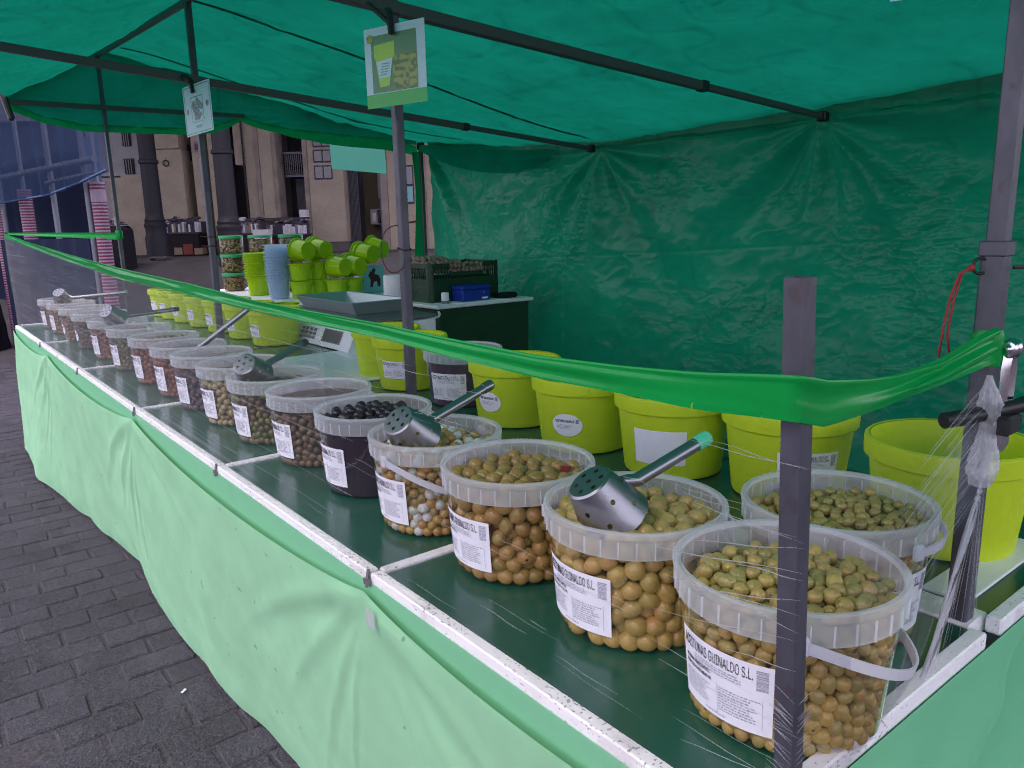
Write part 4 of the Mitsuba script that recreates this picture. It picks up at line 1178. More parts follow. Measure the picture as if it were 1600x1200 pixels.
put("drawn_tail", P(tail, "film_gather", smooth=True), fl, label="film drawn tight down to the end rail")


def gather(u, v):
    a = 2 * PI * u
    z = 1.275 - 0.16 * v
    R = (0.004 + 0.010 * sst(0.0, 0.28, v) + 0.002 * np.sin(v * 9) + 0.006 * sst(0.55, 0.8, v) * sst(1.0, 0.85, v)) * (1 + 0.9 * nz(np.cos(a) * 3.5, np.sin(a) * 3.5, z * 60, s=70))
    return np.stack([1.190 + 0.008 * np.sin(v * 4) + R * np.cos(a), 0.418 + R * np.sin(a) * 0.9 - 0.004 * v, z], -1)


put("gathered_end", P(sheet(gather, 60, 90), "film_gather", smooth=True), fl, label="crumpled whitish film bunched up on the thick pole")

# ------------------------------------------------------------------ things hung on the thick pole
t = thing("toggle_clamp", "black plastic clamp across the thick steel pole", "clamp")
px_, py_ = 1.222, 0.437
put("bar", P(tube([(1.135, 0.452, 1.212), (1.175, 0.430, 1.216), (1.25, 0.395, 1.226), (1.275, 0.385, 1.229)], 0.0115, 14), "black_plastic", smooth=40), t)
put("jaw", P(box(1.196, 1.245, 0.388, 0.416, 1.188, 1.216, 0.004), "black_plastic"), t)
t = thing("serving_tongs", "shiny steel serving tongs hanging behind the black clamp", "tongs")
for sx in (-1, 1):
    pth = [(1.237 + sx * 0.006, 0.4107, 1.306), (1.237 + sx * 0.013, 0.4107, 1.28), (1.237 + sx * 0.011, 0.4107, 1.22), (1.232 + sx * 0.006, 0.4127, 1.165)]
    put("arm", P(strap(pth, 0.012, 0.0015, (0.62, -0.786, 0)), "shiny_steel", smooth=30), t)
put("spring_end", P(moved(trimesh.creation.icosphere(3).vertices * [0.017, 0.017, 0.015] if False else (np.array(trimesh.creation.icosphere(3).vertices) * [0.018, 0.012, 0.014] * (1 + 0.10 * np.sin(np.array(trimesh.creation.icosphere(3).vertices)[:, :1] * 9)), np.array(trimesh.creation.icosphere(3).faces)), (1.237, 0.4097, 1.309)), "shiny_steel", smooth=True), t)
blade = m3.CrossSection([np.array([[-0.014, 0.03], [0.014, 0.03], [0.015, -0.004], [0.008, -0.016], [-0.008, -0.016], [-0.015, -0.004]])[::-1]]).extrude(0.0015)
bm = blade.to_mesh(); bv = np.array(bm.vert_properties[:, :3], float)
bf = np.array(bm.tri_verts)
put("scoop", P((np.stack([1.231 + bv[:, 0] * 0.786 + bv[:, 2] * 0.618, 0.4117 - bv[:, 0] * 0.618 + bv[:, 2] * 0.786, 1.172 + bv[:, 1]], 1), bf), "stainless"), t)
t = thing("red_string", "frayed red string hanging from a dark ring on the thick pole", "string")
put("cord", P(cat([tube([(1.194, 0.455, 1.424), (1.172, 0.463, 1.418), (1.165, 0.470, 1.385), (1.160, 0.474, 1.34), (1.158, 0.476, 1.298)], 0.0018, 6), tube([(1.194, 0.455, 1.427), (1.176, 0.461, 1.420), (1.167, 0.466, 1.38), (1.166, 0.470, 1.33), (1.176, 0.468, 1.297)], 0.0018, 6)]), "cord_red", smooth=True), t)
put("ring", P(tube([(1.203 + 0.011 * math.cos(a) * 0.786, 0.449 - 0.011 * math.cos(a) * 0.618, 1.427 + 0.011 * math.sin(a)) for a in np.linspace(0, 2 * PI, 25)], 0.0022, 8, False), "black_plastic", smooth=True), t)
put("knot", P((np.array(trimesh.creation.icosphere(2).vertices) * 0.005 + [1.192, 0.456, 1.425], np.array(trimesh.creation.icosphere(2).faces)), "cord_red", smooth=True), t)
solo("guy_wire", P(tube([(1.24, 0.42, 1.424), (1.32, 0.36, 1.424), (1.5, 0.22, 1.424)], 0.0025, 8), "wire_dark", smooth=True), "thin rusty rod running right from the thick pole", "rod")

# red wrapped cable on the middle pole
t = thing("cable_loop", "dark red cable loop tied round the middle pole", "cable")
mp = np.array([1.222, 2.07, 0])
lp_ = [mp + dirn(-0.012, 0, -0.02) + [0, 0, 1.505], mp + dirn(-0.05, 0, -0.02) + [0, 0, 1.49], mp + dirn(-0.066, 0, -0.02) + [0, 0, 1.45], mp + dirn(-0.064, 0, -0.02) + [0, 0, 1.40], mp + dirn(-0.04, 0, -0.02) + [0, 0, 1.365], mp + dirn(-0.008, 0, -0.022) + [0, 0, 1.375], mp + dirn(0.0, 0, -0.022) + [0, 0, 1.40]]
tt = np.linspace(0, 1, 40); idx = np.linspace(0, 1, len(lp_))
from scipy.interpolate import CubicSpline
put("cable", P(tube(CubicSpline(idx, np.array(lp_))(tt), 0.0016, 8), "wire_dark", smooth=True), t)
put("tie", P(cat([tube([mp + [0.021 * math.cos(a), 0.021 * math.sin(a), 1.435 + 0.004 * math.sin(a)] for a in np.linspace(0, 2 * PI, 17)], 0.002, 6, False), tube([mp + dirn(0.018, 0, 0) + [0, 0, 1.513], mp + dirn(0.048, 0.003, 0) + [0, 0, 1.513]], 0.0028, 8)]), "wire_dark", smooth=True), t)
for n, (x, y, z) in enumerate(((1.222, 3.90, 1.475), (1.222, 3.90, 1.43))):
    solo("wire_tie", P(cat([tube([np.array([x, y, z]) + [0.021 * math.cos(a), 0.021 * math.sin(a), 0] for a in np.linspace(0, 2 * PI, 15)], 0.003, 6, False), tube([np.array([x, y, z]) + dirn(-0.02, 0, 0), np.array([x, y, z]) + dirn(-0.05, 0.004, 0)], 0.003, 6)]), "wire_dark", smooth=True), ["upper", "lower"][n] + " dark wire tie on the green tinted pole left of the jars", "wire tie")

# ------------------------------------------------------------------ hanging price cards
def card(name, label, p0, p1, h, seed):
    """A stiff card hung between its upper corners p0 (left) and p1 (right). Returns the key and a function that lays flat print on it."""
    p0, p1 = np.asarray(p0, float), np.asarray(p1, float)
    w = np.linalg.norm(p1 - p0); ex = (p1 - p0) / w
    nrm = np.cross(ex, [0, 0, 1.0]); nrm /= np.linalg.norm(nrm)
    ez = np.cross(nrm, ex)
    ez = np.array([0, 0, 1.0])

    def lay(mesh, lift):
        v = np.asarray(mesh[0], float)
        return p0 + np.outer(v[:, 0] * w, ex) + np.outer((v[:, 1] - 1) * h, ez) + np.outer(v[:, 2] * 1.0 + lift, nrm), mesh[1]
    t = thing(name, label, "sign")
    put("card", P(lay(box(0, 1, 0, 1, -0.0008, 0.0), 0), "sign_green_lit"), t)
    return t, lay


def quad(x0, x1, y0, y1):
    return np.array([[x0, y0, 0], [x1, y0, 0], [x1, y1, 0], [x0, y1, 0.0]]), np.array([[0, 1, 2], [0, 2, 3]])


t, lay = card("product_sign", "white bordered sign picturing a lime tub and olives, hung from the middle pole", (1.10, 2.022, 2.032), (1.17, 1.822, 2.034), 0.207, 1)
put("green_strip", P(lay(quad(0, 1, 0, 0.175), 0.0006), "sign_green"), t)
put("picture", P(lay(quad(0.115, 0.865, 0.185, 0.90), 0.0006), "sign_dark_green"), t)
put("olives_print", P(lay(quad(0.47, 0.865, 0.19, 0.62), 0.0010), "sign_olive"), t)
put("tub_print", P(lay(cat([(np.array([[0.16, 0.62, 0], [0.51, 0.62, 0], [0.51, 0.80, 0], [0.16, 0.78, 0.0]]), np.array([[0, 1, 2], [0, 2, 3]])), (np.array([[0.24, 0.25, 0], [0.40, 0.26, 0], [0.48, 0.62, 0], [0.18, 0.62, 0.0]]), np.array([[0, 1, 2], [0, 2, 3]]))]), 0.0014), "sign_lime"), t)
put("label_print", P(lay((np.array([[0.24, 0.36, 0], [0.42, 0.37, 0], [0.47, 0.60, 0], [0.20, 0.57, 0.0]]), np.array([[0, 1, 2], [0, 2, 3]])), 0.0018), "sign_green_lit"), t)
put("label_lines", P(lay(cat([quad(0.25 + 0.01 * k, 0.42 - 0.012 * (4 - k), 0.40 + 0.033 * k, 0.412 + 0.033 * k) for k in range(5)]), 0.0022), "sign_frame"), t)
put("emblem", P(lay(cat([(np.array([[0.10 + 0.055 * math.cos(a), 0.87 + 0.055 * math.sin(a), 0] for a in np.linspace(0, 2 * PI, 20)[:-1]]), np.array([[0, k, k + 1] for k in range(1, 18)]))]), 0.0018), "sign_olive"), t)
solo("spring_clip", P(cat([bar((1.13, 1.93, 2.07), (1.125, 1.915, 2.005), 0.016, 0.016, 0.004), bar((1.16, 1.985, 2.085), (1.13, 1.93, 2.06), 0.022, 0.014, 0.004), bar((1.10, 1.99, 2.095), (1.13, 1.92, 2.03), 0.018, 0.012, 0.004)]), "black_plastic"), "black clip holding the sign with the lime tub picture", "clip")
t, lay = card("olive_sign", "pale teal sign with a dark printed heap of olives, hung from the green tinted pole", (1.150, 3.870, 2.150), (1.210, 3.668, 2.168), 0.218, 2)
fr_ = 0.02
put("border", P(lay(cat([quad(0.03, 0.97, 0.03, 0.045), quad(0.03, 0.97, 0.955, 0.97), quad(0.03, 0.045, 0.045, 0.955), quad(0.955, 0.97, 0.045, 0.955)]), 0.0006), "sign_frame"), t)
put("picture", P(lay(quad(0.27, 0.70, 0.24, 0.76), 0.0006), "sign_frame"), t)
put("picture", P(lay(quad(0.285, 0.685, 0.25, 0.735), 0.0010), "sign_green_lit"), t)
rr = np.random.default_rng(5); blobs = []
for k in range(34):
    a, q = rr.uniform(0, 2 * PI), math.sqrt(rr.uniform(0, 1))
    cx, cy = 0.485 + 0.16 * q * math.cos(a), 0.49 + 0.20 * q * math.sin(a)
    n = 10; blobs.append((np.array([[cx + 0.055 * math.cos(b), cy + 0.042 * math.sin(b), 0.0002 * (k % 5)] for b in np.arange(n) * 2 * PI / n]), np.array([[0, i, i + 1] for i in range(1, n - 1)])))
put("olives_print", P(lay(cat(blobs), 0.0014), "sign_print"), t)
put("oval_mark", P(lay((np.array([[0.13 + 0.045 * math.cos(a), 0.49 + 0.06 * math.sin(a), 0] for a in np.arange(16) * PI / 8]), np.array([[0, k, k + 1] for k in range(1, 15)])), 0.0008), "sign_print"), t)
put("oval_mark", P(lay((np.array([[0.855 + 0.05 * math.cos(a), 0.56 + 0.065 * math.sin(a), 0] for a in np.arange(16) * PI / 8]), np.array([[0, k, k + 1] for k in range(1, 15)])), 0.0008), "sign_print"), t)
put("caption_lines", P(lay(cat([quad(0.38, 0.62, 0.155, 0.175), quad(0.42, 0.58, 0.125, 0.14)]), 0.0008), "sign_frame"), t)
solo("spring_clip", P(cat([bar((1.165, 3.80, 2.185), (1.17, 3.785, 2.12), 0.022, 0.018, 0.004), bar((1.15, 3.83, 2.20), (1.17, 3.79, 2.165), 0.03, 0.02, 0.004)]), "black_plastic"), "black clip holding the pale teal olive sign", "clip")
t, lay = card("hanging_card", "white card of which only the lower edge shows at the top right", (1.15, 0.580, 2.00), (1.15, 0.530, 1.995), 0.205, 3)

# ------------------------------------------------------------------ scale
t = thing("shop_scale", "white shop scale with a grey platform behind the lime buckets", "scale")
hs = hull([(1.722, 3.52, CT + 0.006), (1.722, 4.20, CT + 0.006), (1.77, 3.52, CT + 0.105), (1.77, 4.20, CT + 0.105), (2.25, 3.52, CT + 0.006), (2.25, 4.20, CT + 0.006), (2.25, 3.52, CT + 0.13), (2.25, 4.20, CT + 0.13), (1.80, 3.52, CT + 0.118), (1.80, 4.20, CT + 0.118)])
put("housing", P(hs, "white_board"), t)
def on_panel(y0, y1, a, b, lift):
    p = lambda y, s: [1.722 + 0.048 * s - lift * 0.9, y, CT + 0.006 + 0.099 * s + lift * 0.45]
    return np.array([p(y0, a), p(y1, a), p(y1, b), p(y0, b)]), np.array([[0, 2, 1], [0, 3, 2]])
put("display", P(on_panel(3.66, 3.84, 0.30, 0.84, 0.003), "screen_grey"), t)
put("display_frame", P(on_panel(3.64, 3.86, 0.24, 0.90, 0.0015), "grey_metal"), t)
for k in range(3):
    for j in range(4):
        put("key", P(on_panel(3.95 + 0.05 * j, 3.985 + 0.05 * j, 0.25 + 0.2 * k, 0.40 + 0.2 * k, 0.003), "screen_grey"), t)
put("platform", P(box(1.84, 2.28, 3.55, 4.62, CT + 0.135, CT + 0.152, 0.004), "grey_metal"), t)


def pan(x0, x1, y0, y1, z0, z1, fl_=0.05, th=0.004):
    rect = lambda a, z: [(x0 - a, y0 - a, z), (x1 + a, y0 - a, z), (x1 + a, y1 + a, z), (x0 - a, y1 + a, z)]
    rings = [rect(0, z0), rect(fl_, z1), rect(fl_ + 0.012, z1 + 0.002), rect(fl_ + 0.012, z1 - 0.003), rect(fl_ - 0.0, z1 - 0.006), rect(0.0, z0 - th)]
    V = np.array([p for q in rings for p in q]); Fq = []
    for k in range(len(rings) - 1):
        for j in range(4):
            Fq.append([4 * k + j, 4 * (k + 1) + j, 4 * (k + 1) + (j + 1) % 4, 4 * k + (j + 1) % 4])
    Fq += [[0, 1, 2, 3], [20, 23, 22, 21]]
    return cat([(V, np.array(Fq))])


solo("weighing_tray", P(pan(1.93, 2.20, 3.82, 4.50, CT + 0.158, CT + 0.225, 0.034), "tray_steel"), "teal grey rectangular metal tray lying on the scale platform", "tray")
t = thing("bag_hook", "white bent wire hook sticking out past the middle pole", "hook")
put("wire", P(tube([(2.05, 3.72, 0.965), (2.30, 3.73, 0.975), (2.43, 3.77, 0.982), (2.455, 3.79, 0.992), (2.452, 3.80, 1.01)], 0.007, 10), "white_board", smooth=True), t)

# ------------------------------------------------------------------ shelf at the back and what stands on it
t = thing("back_table", "white topped side table with a dark green cloth hanging at its end", "table")
put("top", P(box(2.66, 3.46, 4.13, 6.3, 0.978, 1.0, 0.004), "white_board"), t)
put("end_cloth", P(sheet(lambda u, v: np.stack([2.70 + 0.74 * u, 4.165 + 0.012 * np.sin(u * 16) * v + 0.03 * v, 0.978 - 0.93 * v], -1), 60, 10), "cloth_dark_green", smooth=True), t)
put("front_cloth", P(sheet(lambda u, v: np.stack([2.70 - 0.012 * np.sin(u * 40) * v, 4.165 + 2.1 * u, 0.978 - 0.93 * v], -1), 120, 10), "cloth_dark_green", smooth=True), t)
t = thing("packing_table", "low white table under the stacked tubs and jars", "table")
put("top", P(box(2.0, 2.655, 4.9, 6.95, 0.975, 1.0, 0.004), "white_board"), t)
for x in (2.06, 2.56):
    for y in (4.98, 6.85):
        put("leg", P(box(x - 0.02, x + 0.02, y - 0.02, y + 0.02, 0, 0.974), "post_steel"), t)

# crate of nuts
cx0, cx1, cy0, cy1, cz0, cz1 = 2.74, 3.32, 4.34, 4.72, 1.0, 1.255
t = thing("produce_crate", "dark green plastic crate of brown nuts on the white side table", "crate")
put("floor", P(box(cx0, cx1, cy0, cy1, cz0, cz0 + 0.01), "crate_green"), t)


def lattice(x0, x1, z0, z1, axis, at_, grid=True, dip=None):
    out = [(x0, x1, z0, z0 + 0.028), (x0, x1, z0 + 0.10, z0 + 0.112)]
    ms = []
    def add(a0, a1, b0, b1, th=0.010):
        ms.append(box(a0, a1, at_ - th / 2, at_ + th / 2, b0, b1) if axis == "x" else box(at_ - th / 2, at_ + th / 2, a0, a1, b0, b1))
    for q in out:
        add(*q)
    if dip:
        a, b = dip
        add(x0, a, z1 - 0.028, z1); add(b, x1, z1 - 0.028, z1); add(a, b, z1 - 0.085, z1 - 0.06)
    else:
        add(x0, x1, z1 - 0.028, z1)
    n = int((x1 - x0) / 0.022)
    for k in range(n + 1):
        x = x0 + (x1 - x0 - 0.006) * k / n
        top = z1 - 0.084 if dip and dip[0] < x < dip[1] else z1 - 0.02
        add(x, x + 0.006, z0 + 0.02, top, 0.006)
    add(x0, x1, z0 + 0.11, z1 - 0.10 if not dip else z1 - 0.10, 0.003)
    add(x0, x1, z0 + 0.02, z0 + 0.101, 0.003)
    return cat(ms)


put("side", P(lattice(cx0 + 0.03, cx1 - 0.03, cz0, cz1, "x", cy0, dip=(2.90, 3.18)), "crate_green"), t)
put("side", P(lattice(cx0 + 0.03, cx1 - 0.03, cz0, cz1, "x", cy1, dip=(2.90, 3.18)), "crate_green"), t)
put("side", P(lattice(cy0 + 0.03, cy1 - 0.03, cz0, cz1, "y", cx0), "crate_green"), t)
put("side", P(lattice(cy0 + 0.03, cy1 - 0.03, cz0, cz1, "y", cx1), "crate_green"), t)
for x, y, a in ((cx0 + 0.03, cy0 + 0.03, PI), (cx1 - 0.03, cy0 + 0.03, 1.5 * PI), (cx0 + 0.03, cy1 - 0.03, 0.5 * PI), (cx1 - 0.03, cy1 - 0.03, 0)):
    put("corner", P(moved(lathe([(0.034, cz0), (0.034, cz1 + 0.004), (0.024, cz1 + 0.004), (0.024, cz0)], 8, a, a + PI / 2), (x, y, 0)), "crate_green", smooth=40), t)
nut = []
for k in range(3):
    m = trimesh.creation.icosphere(2); v = np.array(m.vertices)
    v = v * [0.0185, 0.0165, 0.0165] * (1 + 0.10 * nz(v[:, 0] * 3, v[:, 1] * 3, v[:, 2] * 3 + k, s=80)[:, None])
    nut.append(P((v, np.array(m.faces)), "nut_shell", smooth=True))
rr = np.random.default_rng(21)
sp = []
for lay_, zz in ((0, 1.205), (1, 1.232), (2, 1.258), (3, 1.282)):
    for i in range(17):
        for j in range(10):
            x, y = cx0 + 0.035 + i * 0.0325 + rr.uniform(-0.006, 0.006), cy0 + 0.035 + j * 0.034 + rr.uniform(-0.006, 0.006)
            keep = {0: True, 1: x < 3.06 or rr.random() < 0.25, 2: x < 3.02 and 4.37 < y < 4.69, 3: x < 2.95 and 4.42 < y < 4.64}[lay_]
            if keep and x < cx1 - 0.03 and y < cy1 - 0.03:
                sp.append((x, y, zz + rr.uniform(-0.006, 0.006), lay_))
shown = [s for s in sp if s[3] >= 2 or (s[3] == 1 and (s[1] < cy0 + 0.09 or s[0] > 2.96)) or (s[3] == 0 and s[0] > 3.06 and s[1] < cy0 + 0.12)]
hid = [s for s in sp if s not in shown]
for n, (x, y, z, _) in enumerate(shown[:170]):
    solo("brown_nut", nut[n % 3], "round brown nut heaped in the dark green crate", "nut", "brown nuts in the crate", at=T().translate([x, y, z]).rotate((lambda q: (q / np.linalg.norm(q)).tolist())(rr.normal(size=3)), rr.uniform(0, 180)))
mv = trimesh.creation.icosphere(1)
solo("nuts", P(cat([(np.array(mv.vertices) * 0.0172 + s[:3], np.array(mv.faces)) for s in hid + shown[170:]]), "nut_shell", smooth=True), "further brown nuts beneath the top of the crate", "nuts", kind="stuff")

# small things on the shelf
t = thing("cash_box", "blue metal cash box in front of the crate", "box")
put("case", P(box(2.90, 3.13, 4.19, 4.32, 1.006, 1.082, 0.006), "blue_box"), t)
put("lid", P(box(2.898, 3.132, 4.188, 4.322, 1.0825, 1.108, 0.006), "blue_box"), t)
put("lock", P(cat([moved(lathe([(0.0, 0.0), (0.006, 0.0), (0.006, 0.003), (0.0, 0.003)], 14), (0, 0, 0)), ]), "shiny_steel"), t, T().translate([3.07, 4.189, 1.06]).rotate([1, 0, 0], 90))
put("badge", P(box(3.055, 3.105, 4.1875, 4.1885, 1.016, 1.028), "white_board"), t)
solo("white_paper", P(box(2.83, 3.25, 4.15, 4.30, 1.0005, 1.004), "paper"), "white paper lying under the blue cash box", "paper")
t = thing("white_bottle", "small white squat bottle left of the blue cash box", "bottle")
put("body", P(lathe([(0.0, 0.0), (0.024, 0.0), (0.026, 0.004), (0.026, 0.065), (0.022, 0.072), (0.0, 0.072)], 28), "white_board", smooth=40), t, tr(2.80, 4.25, 1.001))
put("foot", P(lathe([(0.0265, 0.0), (0.0268, 0.018)], 28), "grey_metal", smooth=40), t, tr(2.80, 4.25, 1.001))
solo("black_pouch", P(moved(box(-0.09, 0.09, -0.05, 0.05, 0, 0.035, 0.012), (3.30, 4.25, 1.001), 0.2), "black_cloth", smooth=40), "black pouch right of the blue cash box", "pouch")
t = thing("picture_tin", "light blue tin with a dark printed picture of a horseman", "tin")
put("case", P(box(2.80, 3.00, 5.40, 5.54, 1.0005, 1.210, 0.006), "blue_tin"), t)
fig = [np.array([[-0.02, 0.045], [0.0, 0.028], [0.03, 0.02], [0.045, -0.005], [0.04, -0.045], [0.028, -0.045], [0.022, -0.012], [-0.002, -0.018], [-0.012, -0.046], [-0.024, -0.046], [-0.018, -0.006], [-0.032, 0.02]]), np.array([[-0.006, 0.03], [0.006, 0.032], [0.014, 0.05], [0.008, 0.062], [-0.002, 0.060], [-0.010, 0.044]])]
import shapely.geometry as sg
mm = [trimesh.creation.extrude_polygon(sg.Polygon(q).buffer(0.002), 0.0003, engine="earcut") for q in fig]
def face_front(ms, x0, y0, z0, s=1.0):
    return cat([(np.stack([x0 + np.array(m.vertices)[:, 0] * s, y0 - np.array(m.vertices)[:, 2] - 0.0002, z0 + np.array(m.vertices)[:, 1] * s], 1), np.array(m.faces)) for m in ms])
put("picture", P(face_front(mm, 2.90, 5.3995, 1.11, 1.3), "wire_dark"), t)
solo("white_canister", P(lathe([(0.0, 0.0), (0.075, 0.0), (0.078, 0.006), (0.078, 0.17), (0.074, 0.176), (0.0, 0.176)], 36), "white_board", smooth=40), "tall white canister left of the crate, behind the middle pole", "canister", at=tr(2.69, 4.71, 1.0005))

# stacks of tubs: each tub is a thing
tub_m = lathe([(0.0, 0.002), (0.074, 0.0), (0.078, 0.004), (0.092, 0.135), (0.105, 0.136), (0.1065, 0.1425), (0.1005, 0.1455), (0.0925, 0.146), (0.0895, 0.132), (0.0755, 0.006), (0.0, 0.005)], 40)
tub = P(tub_m, "tub_plastic", smooth=40)
tub_hoop = P(strap([(0.103 * math.cos(a), -0.106 * math.sin(a), 0.135 - 0.05 * math.sin(a)) for a in np.linspace(0, PI, 25)], 0.007, 0.003, (0, 0, 1)), "tub_plastic", smooth=40)
cup = P(lathe([(0.0, 0.002), (0.066, 0.0), (0.070, 0.004), (0.081, 0.135), (0.094, 0.136), (0.0955, 0.1415), (0.090, 0.1440), (0.081, 0.143), (0.078, 0.13), (0.067, 0.006), (0.0, 0.005)], 36), "cup_plastic", smooth=40)


def tub_thing(label, m, group=None, hoop=False, nm="lime_tub"):
    k = thing(nm, label, "tub", group)
    put("shell", tub, k, m)
    if hoop:
        put("hoop", tub_hoop, k, m)
    return k


for i in range(11):
    tub_thing(f"{['first', 'second', 'third', 'fourth', 'fifth', 'sixth', 'seventh', 'eighth', 'ninth', 'tenth', 'topmost'][i]} lime tub from below in the slim nested stack", tr(2.215, 6.0, 1.001 + 0.0185 * i), "nested lime tubs in the slim stack")
for i in range(13):
    k = thing("clear_cup", f"{['first', 'second', 'third', 'fourth', 'fifth', 'sixth', 'seventh', 'eighth', 'ninth', 'tenth', 'eleventh', 'twelfth', 'topmost'][i]} clear bluish cup from below in the tall clear stack", "cup", "nested clear cups")
    put("shell", cup, k, tr(2.20, 5.56, 1.001 + 0.021 * i))


def lying(x, y, z, mouth, s=0.86):
    """A tub on its side; mouth: the way its open end points."""
    d = np.asarray(mouth, float); d = d / np.linalg.norm(d)
    a_, b_, _ = frame(d)
    m = np.eye(4); m[:3, 0], m[:3, 1], m[:3, 2] = a_ * s, b_ * s, d * s
    m[:3, 3] = np.array([x, y, z]) - d * 0.07 * s
    return T(m.tolist())


ML = dirn(-0.80, 0.05, 0.60)                                          # the bases of the lying tubs face right and forward
ORD = ["bottom", "second", "third"]
for n, (x, y, k, where) in enumerate([(2.33, 5.46, 2, "beside the clear cups"), (2.50, 5.52, 2, "second right of the clear cups"), (2.57, 5.36, 1, "third right of the clear cups"), (2.70, 5.37, 1, "next to the blue tin")]):
    for i in range(k):
        tub_thing(f"{ORD[i]} hooped lime tub in the pile {where}", tr(x, y, 1.001 + 0.130 * i, rz=math.radians(30), s=0.86), "upright lime tubs", True)
    z = 1.001 + 0.128 * k + 0.090
    tub_thing(f"lime tub lying on the pile {where}", lying(x + 0.03, y - 0.01, z, ML), "lying lime tubs")
    if n in (1, 3):
        tub_thing(f"second lime tub over the lying one {where}", lying(x + 0.03 + ML[0] * 0.035, y - 0.01 + ML[1] * 0.035, z + 0.002, ML, 0.90), "lying lime tubs")
tub_thing("lime tub lying on the blue tin, the nearer one", lying(2.86, 5.40, 1.212 + 0.090, ML), "lying lime tubs")
tub_thing("lime tub nested on the one lying on the blue tin", lying(2.86 + ML[0] * 0.035, 5.40 + ML[1] * 0.035, 1.214 + 0.090, ML, 0.90), "lying lime tubs")
tub_thing("lime tub lying on the blue tin, the farther and higher one", lying(2.99, 5.48, 1.212 + 0.125, dirn(-0.85, 0.18, 0.45), 0.92), "lying lime tubs")
tub_thing("small lime tub standing between the lime buckets and the metal tray", tr(1.90, 4.72, 0.93, s=0.8))
solo("tub_box", P(box(1.82, 1.98, 4.64, 4.80, CT, 0.929, 0.004), "white_board"), "white box under the small lime tub by the tray", "box")

# jars of mixed pickles
jar_body = P(lathe([(0.0, 0.003), (0.090, 0.003), (0.096, 0.010), (0.096, 0.125), (0.090, 0.133)], 36), "jar_glass", smooth=40)
jar_lid = P(lathe([(0.100, 0.128), (0.100, 0.148), (0.096, 0.152), (0.0, 0.152)], 36), "jar_lid", smooth=40)
r3 = np.random.default_rng(31)
jm = []
JC = [(0.13, 0.11, 0.025), (0.11, 0.06, 0.02), (0.06, 0.06, 0.02), (0.24, 0.055, 0.015), (0.17, 0.12, 0.04)]
V, Fc, C, n = [], [], [], 0
ic = trimesh.creation.icosphere(1)
for k in range(170):
    a = r3.uniform(0, 2 * PI); z = r3.uniform(0.018, 0.118); R = 0.078 + r3.uniform(-0.004, 0.003)
    c = JC[int(r3.choice(5, p=[0.35, 0.25, 0.2, 0.08, 0.12]))]
    V.append(np.array(ic.vertices) * [0.014, 0.014, 0.012] + [R * math.cos(a), R * math.sin(a), z]); Fc.append(np.array(ic.faces) + n); C.append(np.tile(c, (len(ic.vertices), 1))); n += len(ic.vertices)
jar_fill = P((np.vstack(V), np.vstack(Fc)), "olive_skin", smooth=True, color=np.vstack(C))
for x, y, top, col in ((2.235, 6.62, 3, "left"), (2.41, 6.42, 3, "middle"), (2.56, 6.14, 3, "right")):
    for i in range(top):
        k = thing("pickle_jar", f"green lidded jar of mixed pickles, {['bottom', 'middle', 'top'][i]} of the {col} pile", "jar", "green lidded pickle jars")
        put("glass", jar_body, k, tr(x, y, 1.001 + 0.155 * i)); put("lid", jar_lid, k, tr(x, y, 1.001 + 0.155 * i))
        kk = put("pickles", jar_fill, k, tr(x, y, 1.001 + 0.155 * i, rz=1.3 * i + x * 5)); labels[kk] = {"kind": "stuff"}
        put("core", P(lathe([(0.0, 0.006), (0.074, 0.006), (0.074, 0.118), (0.0, 0.118)], 20), "fill_dark", smooth=40), k, tr(x, y, 1.001 + 0.155 * i))

# ------------------------------------------------------------------ background: arcade front, iron columns, book stalls
FD = 20.0


def fbox(s0, s1, z0, z1, d0, d1, c=0.0):
    """A box on the far front: s along it, d metres in front (+) of its main face."""
    v, f = box(s0, s1, -d1, -d0, z0, z1, c)
    return np.outer(v[:, 0], RGT) + np.outer(FD + v[:, 1], FWD) + np.outer(v[:, 2], [0, 0, 1]), f


GZ = 0.94
bd = thing("arcade_building", "old stone arcade building with pale piers, dark doorways and shutters behind the stall", "building")
put("wall", P(fbox(-14.5, -0.5, GZ - 0.3, 9, -1.6, -1.3), "stone_dark"), bd)
put("upper_wall", P(fbox(-14.5, -0.5, 4.3, 9, -1.29, -0.1), "render_grey"), bd)


def part(name, *a, m="render_pale", c=0.0, label=None, lv=None):
    return put(name, P(fbox(*a, c=c), m), lv or bd, label=label)


part("wall_panel", -10.6, -9.05, GZ, 4.3, -0.6, -0.3, m="render_grey")
part("wall_panel", -10.15, -9.0, GZ, 2.95, -0.299, -0.24, m="render_pale")
for s0, s1, z0, z1 in ((-9.68, -9.47, 3.66, 4.05), (-9.70, -9.46, 2.98, 3.36)):
    w = part("window", s0, s1, z0, z1, -0.299, -0.26, m="dark_opening")
    for k in range(1, 4):
        put("bar", P(fbox(s0 + (s1 - s0) * k / 4 - 0.008, s0 + (s1 - s0) * k / 4 + 0.008, z0, z1, -0.258, -0.24), "grey_metal"), w)
part("pier", -8.86, -8.12, GZ, 3.53, -0.7, 0.0, m="render_pale")
part("pier_head", -8.90, -8.16, 3.55, 4.3, -0.7, 0.02, m="render_pale")
part("pier_foot", -8.80, -8.04, GZ, 1.45, 0.001, 0.05, m="stone_rough")
put("ring_hook", P(tube([np.array(-8.52 * RGT + (FD - 0.03) * FWD + [0, 0, 3.2]) + 0.07 * (math.cos(a) * RGT + math.sin(a) * np.array([0, 0, 1])) for a in np.linspace(0, 2 * PI, 19)], 0.014, 6, False), "iron_grey", smooth=True), bd)
part("transom_box", -8.19, -7.84, 3.30, 3.68, -1.0, -0.5, m="dark_opening")
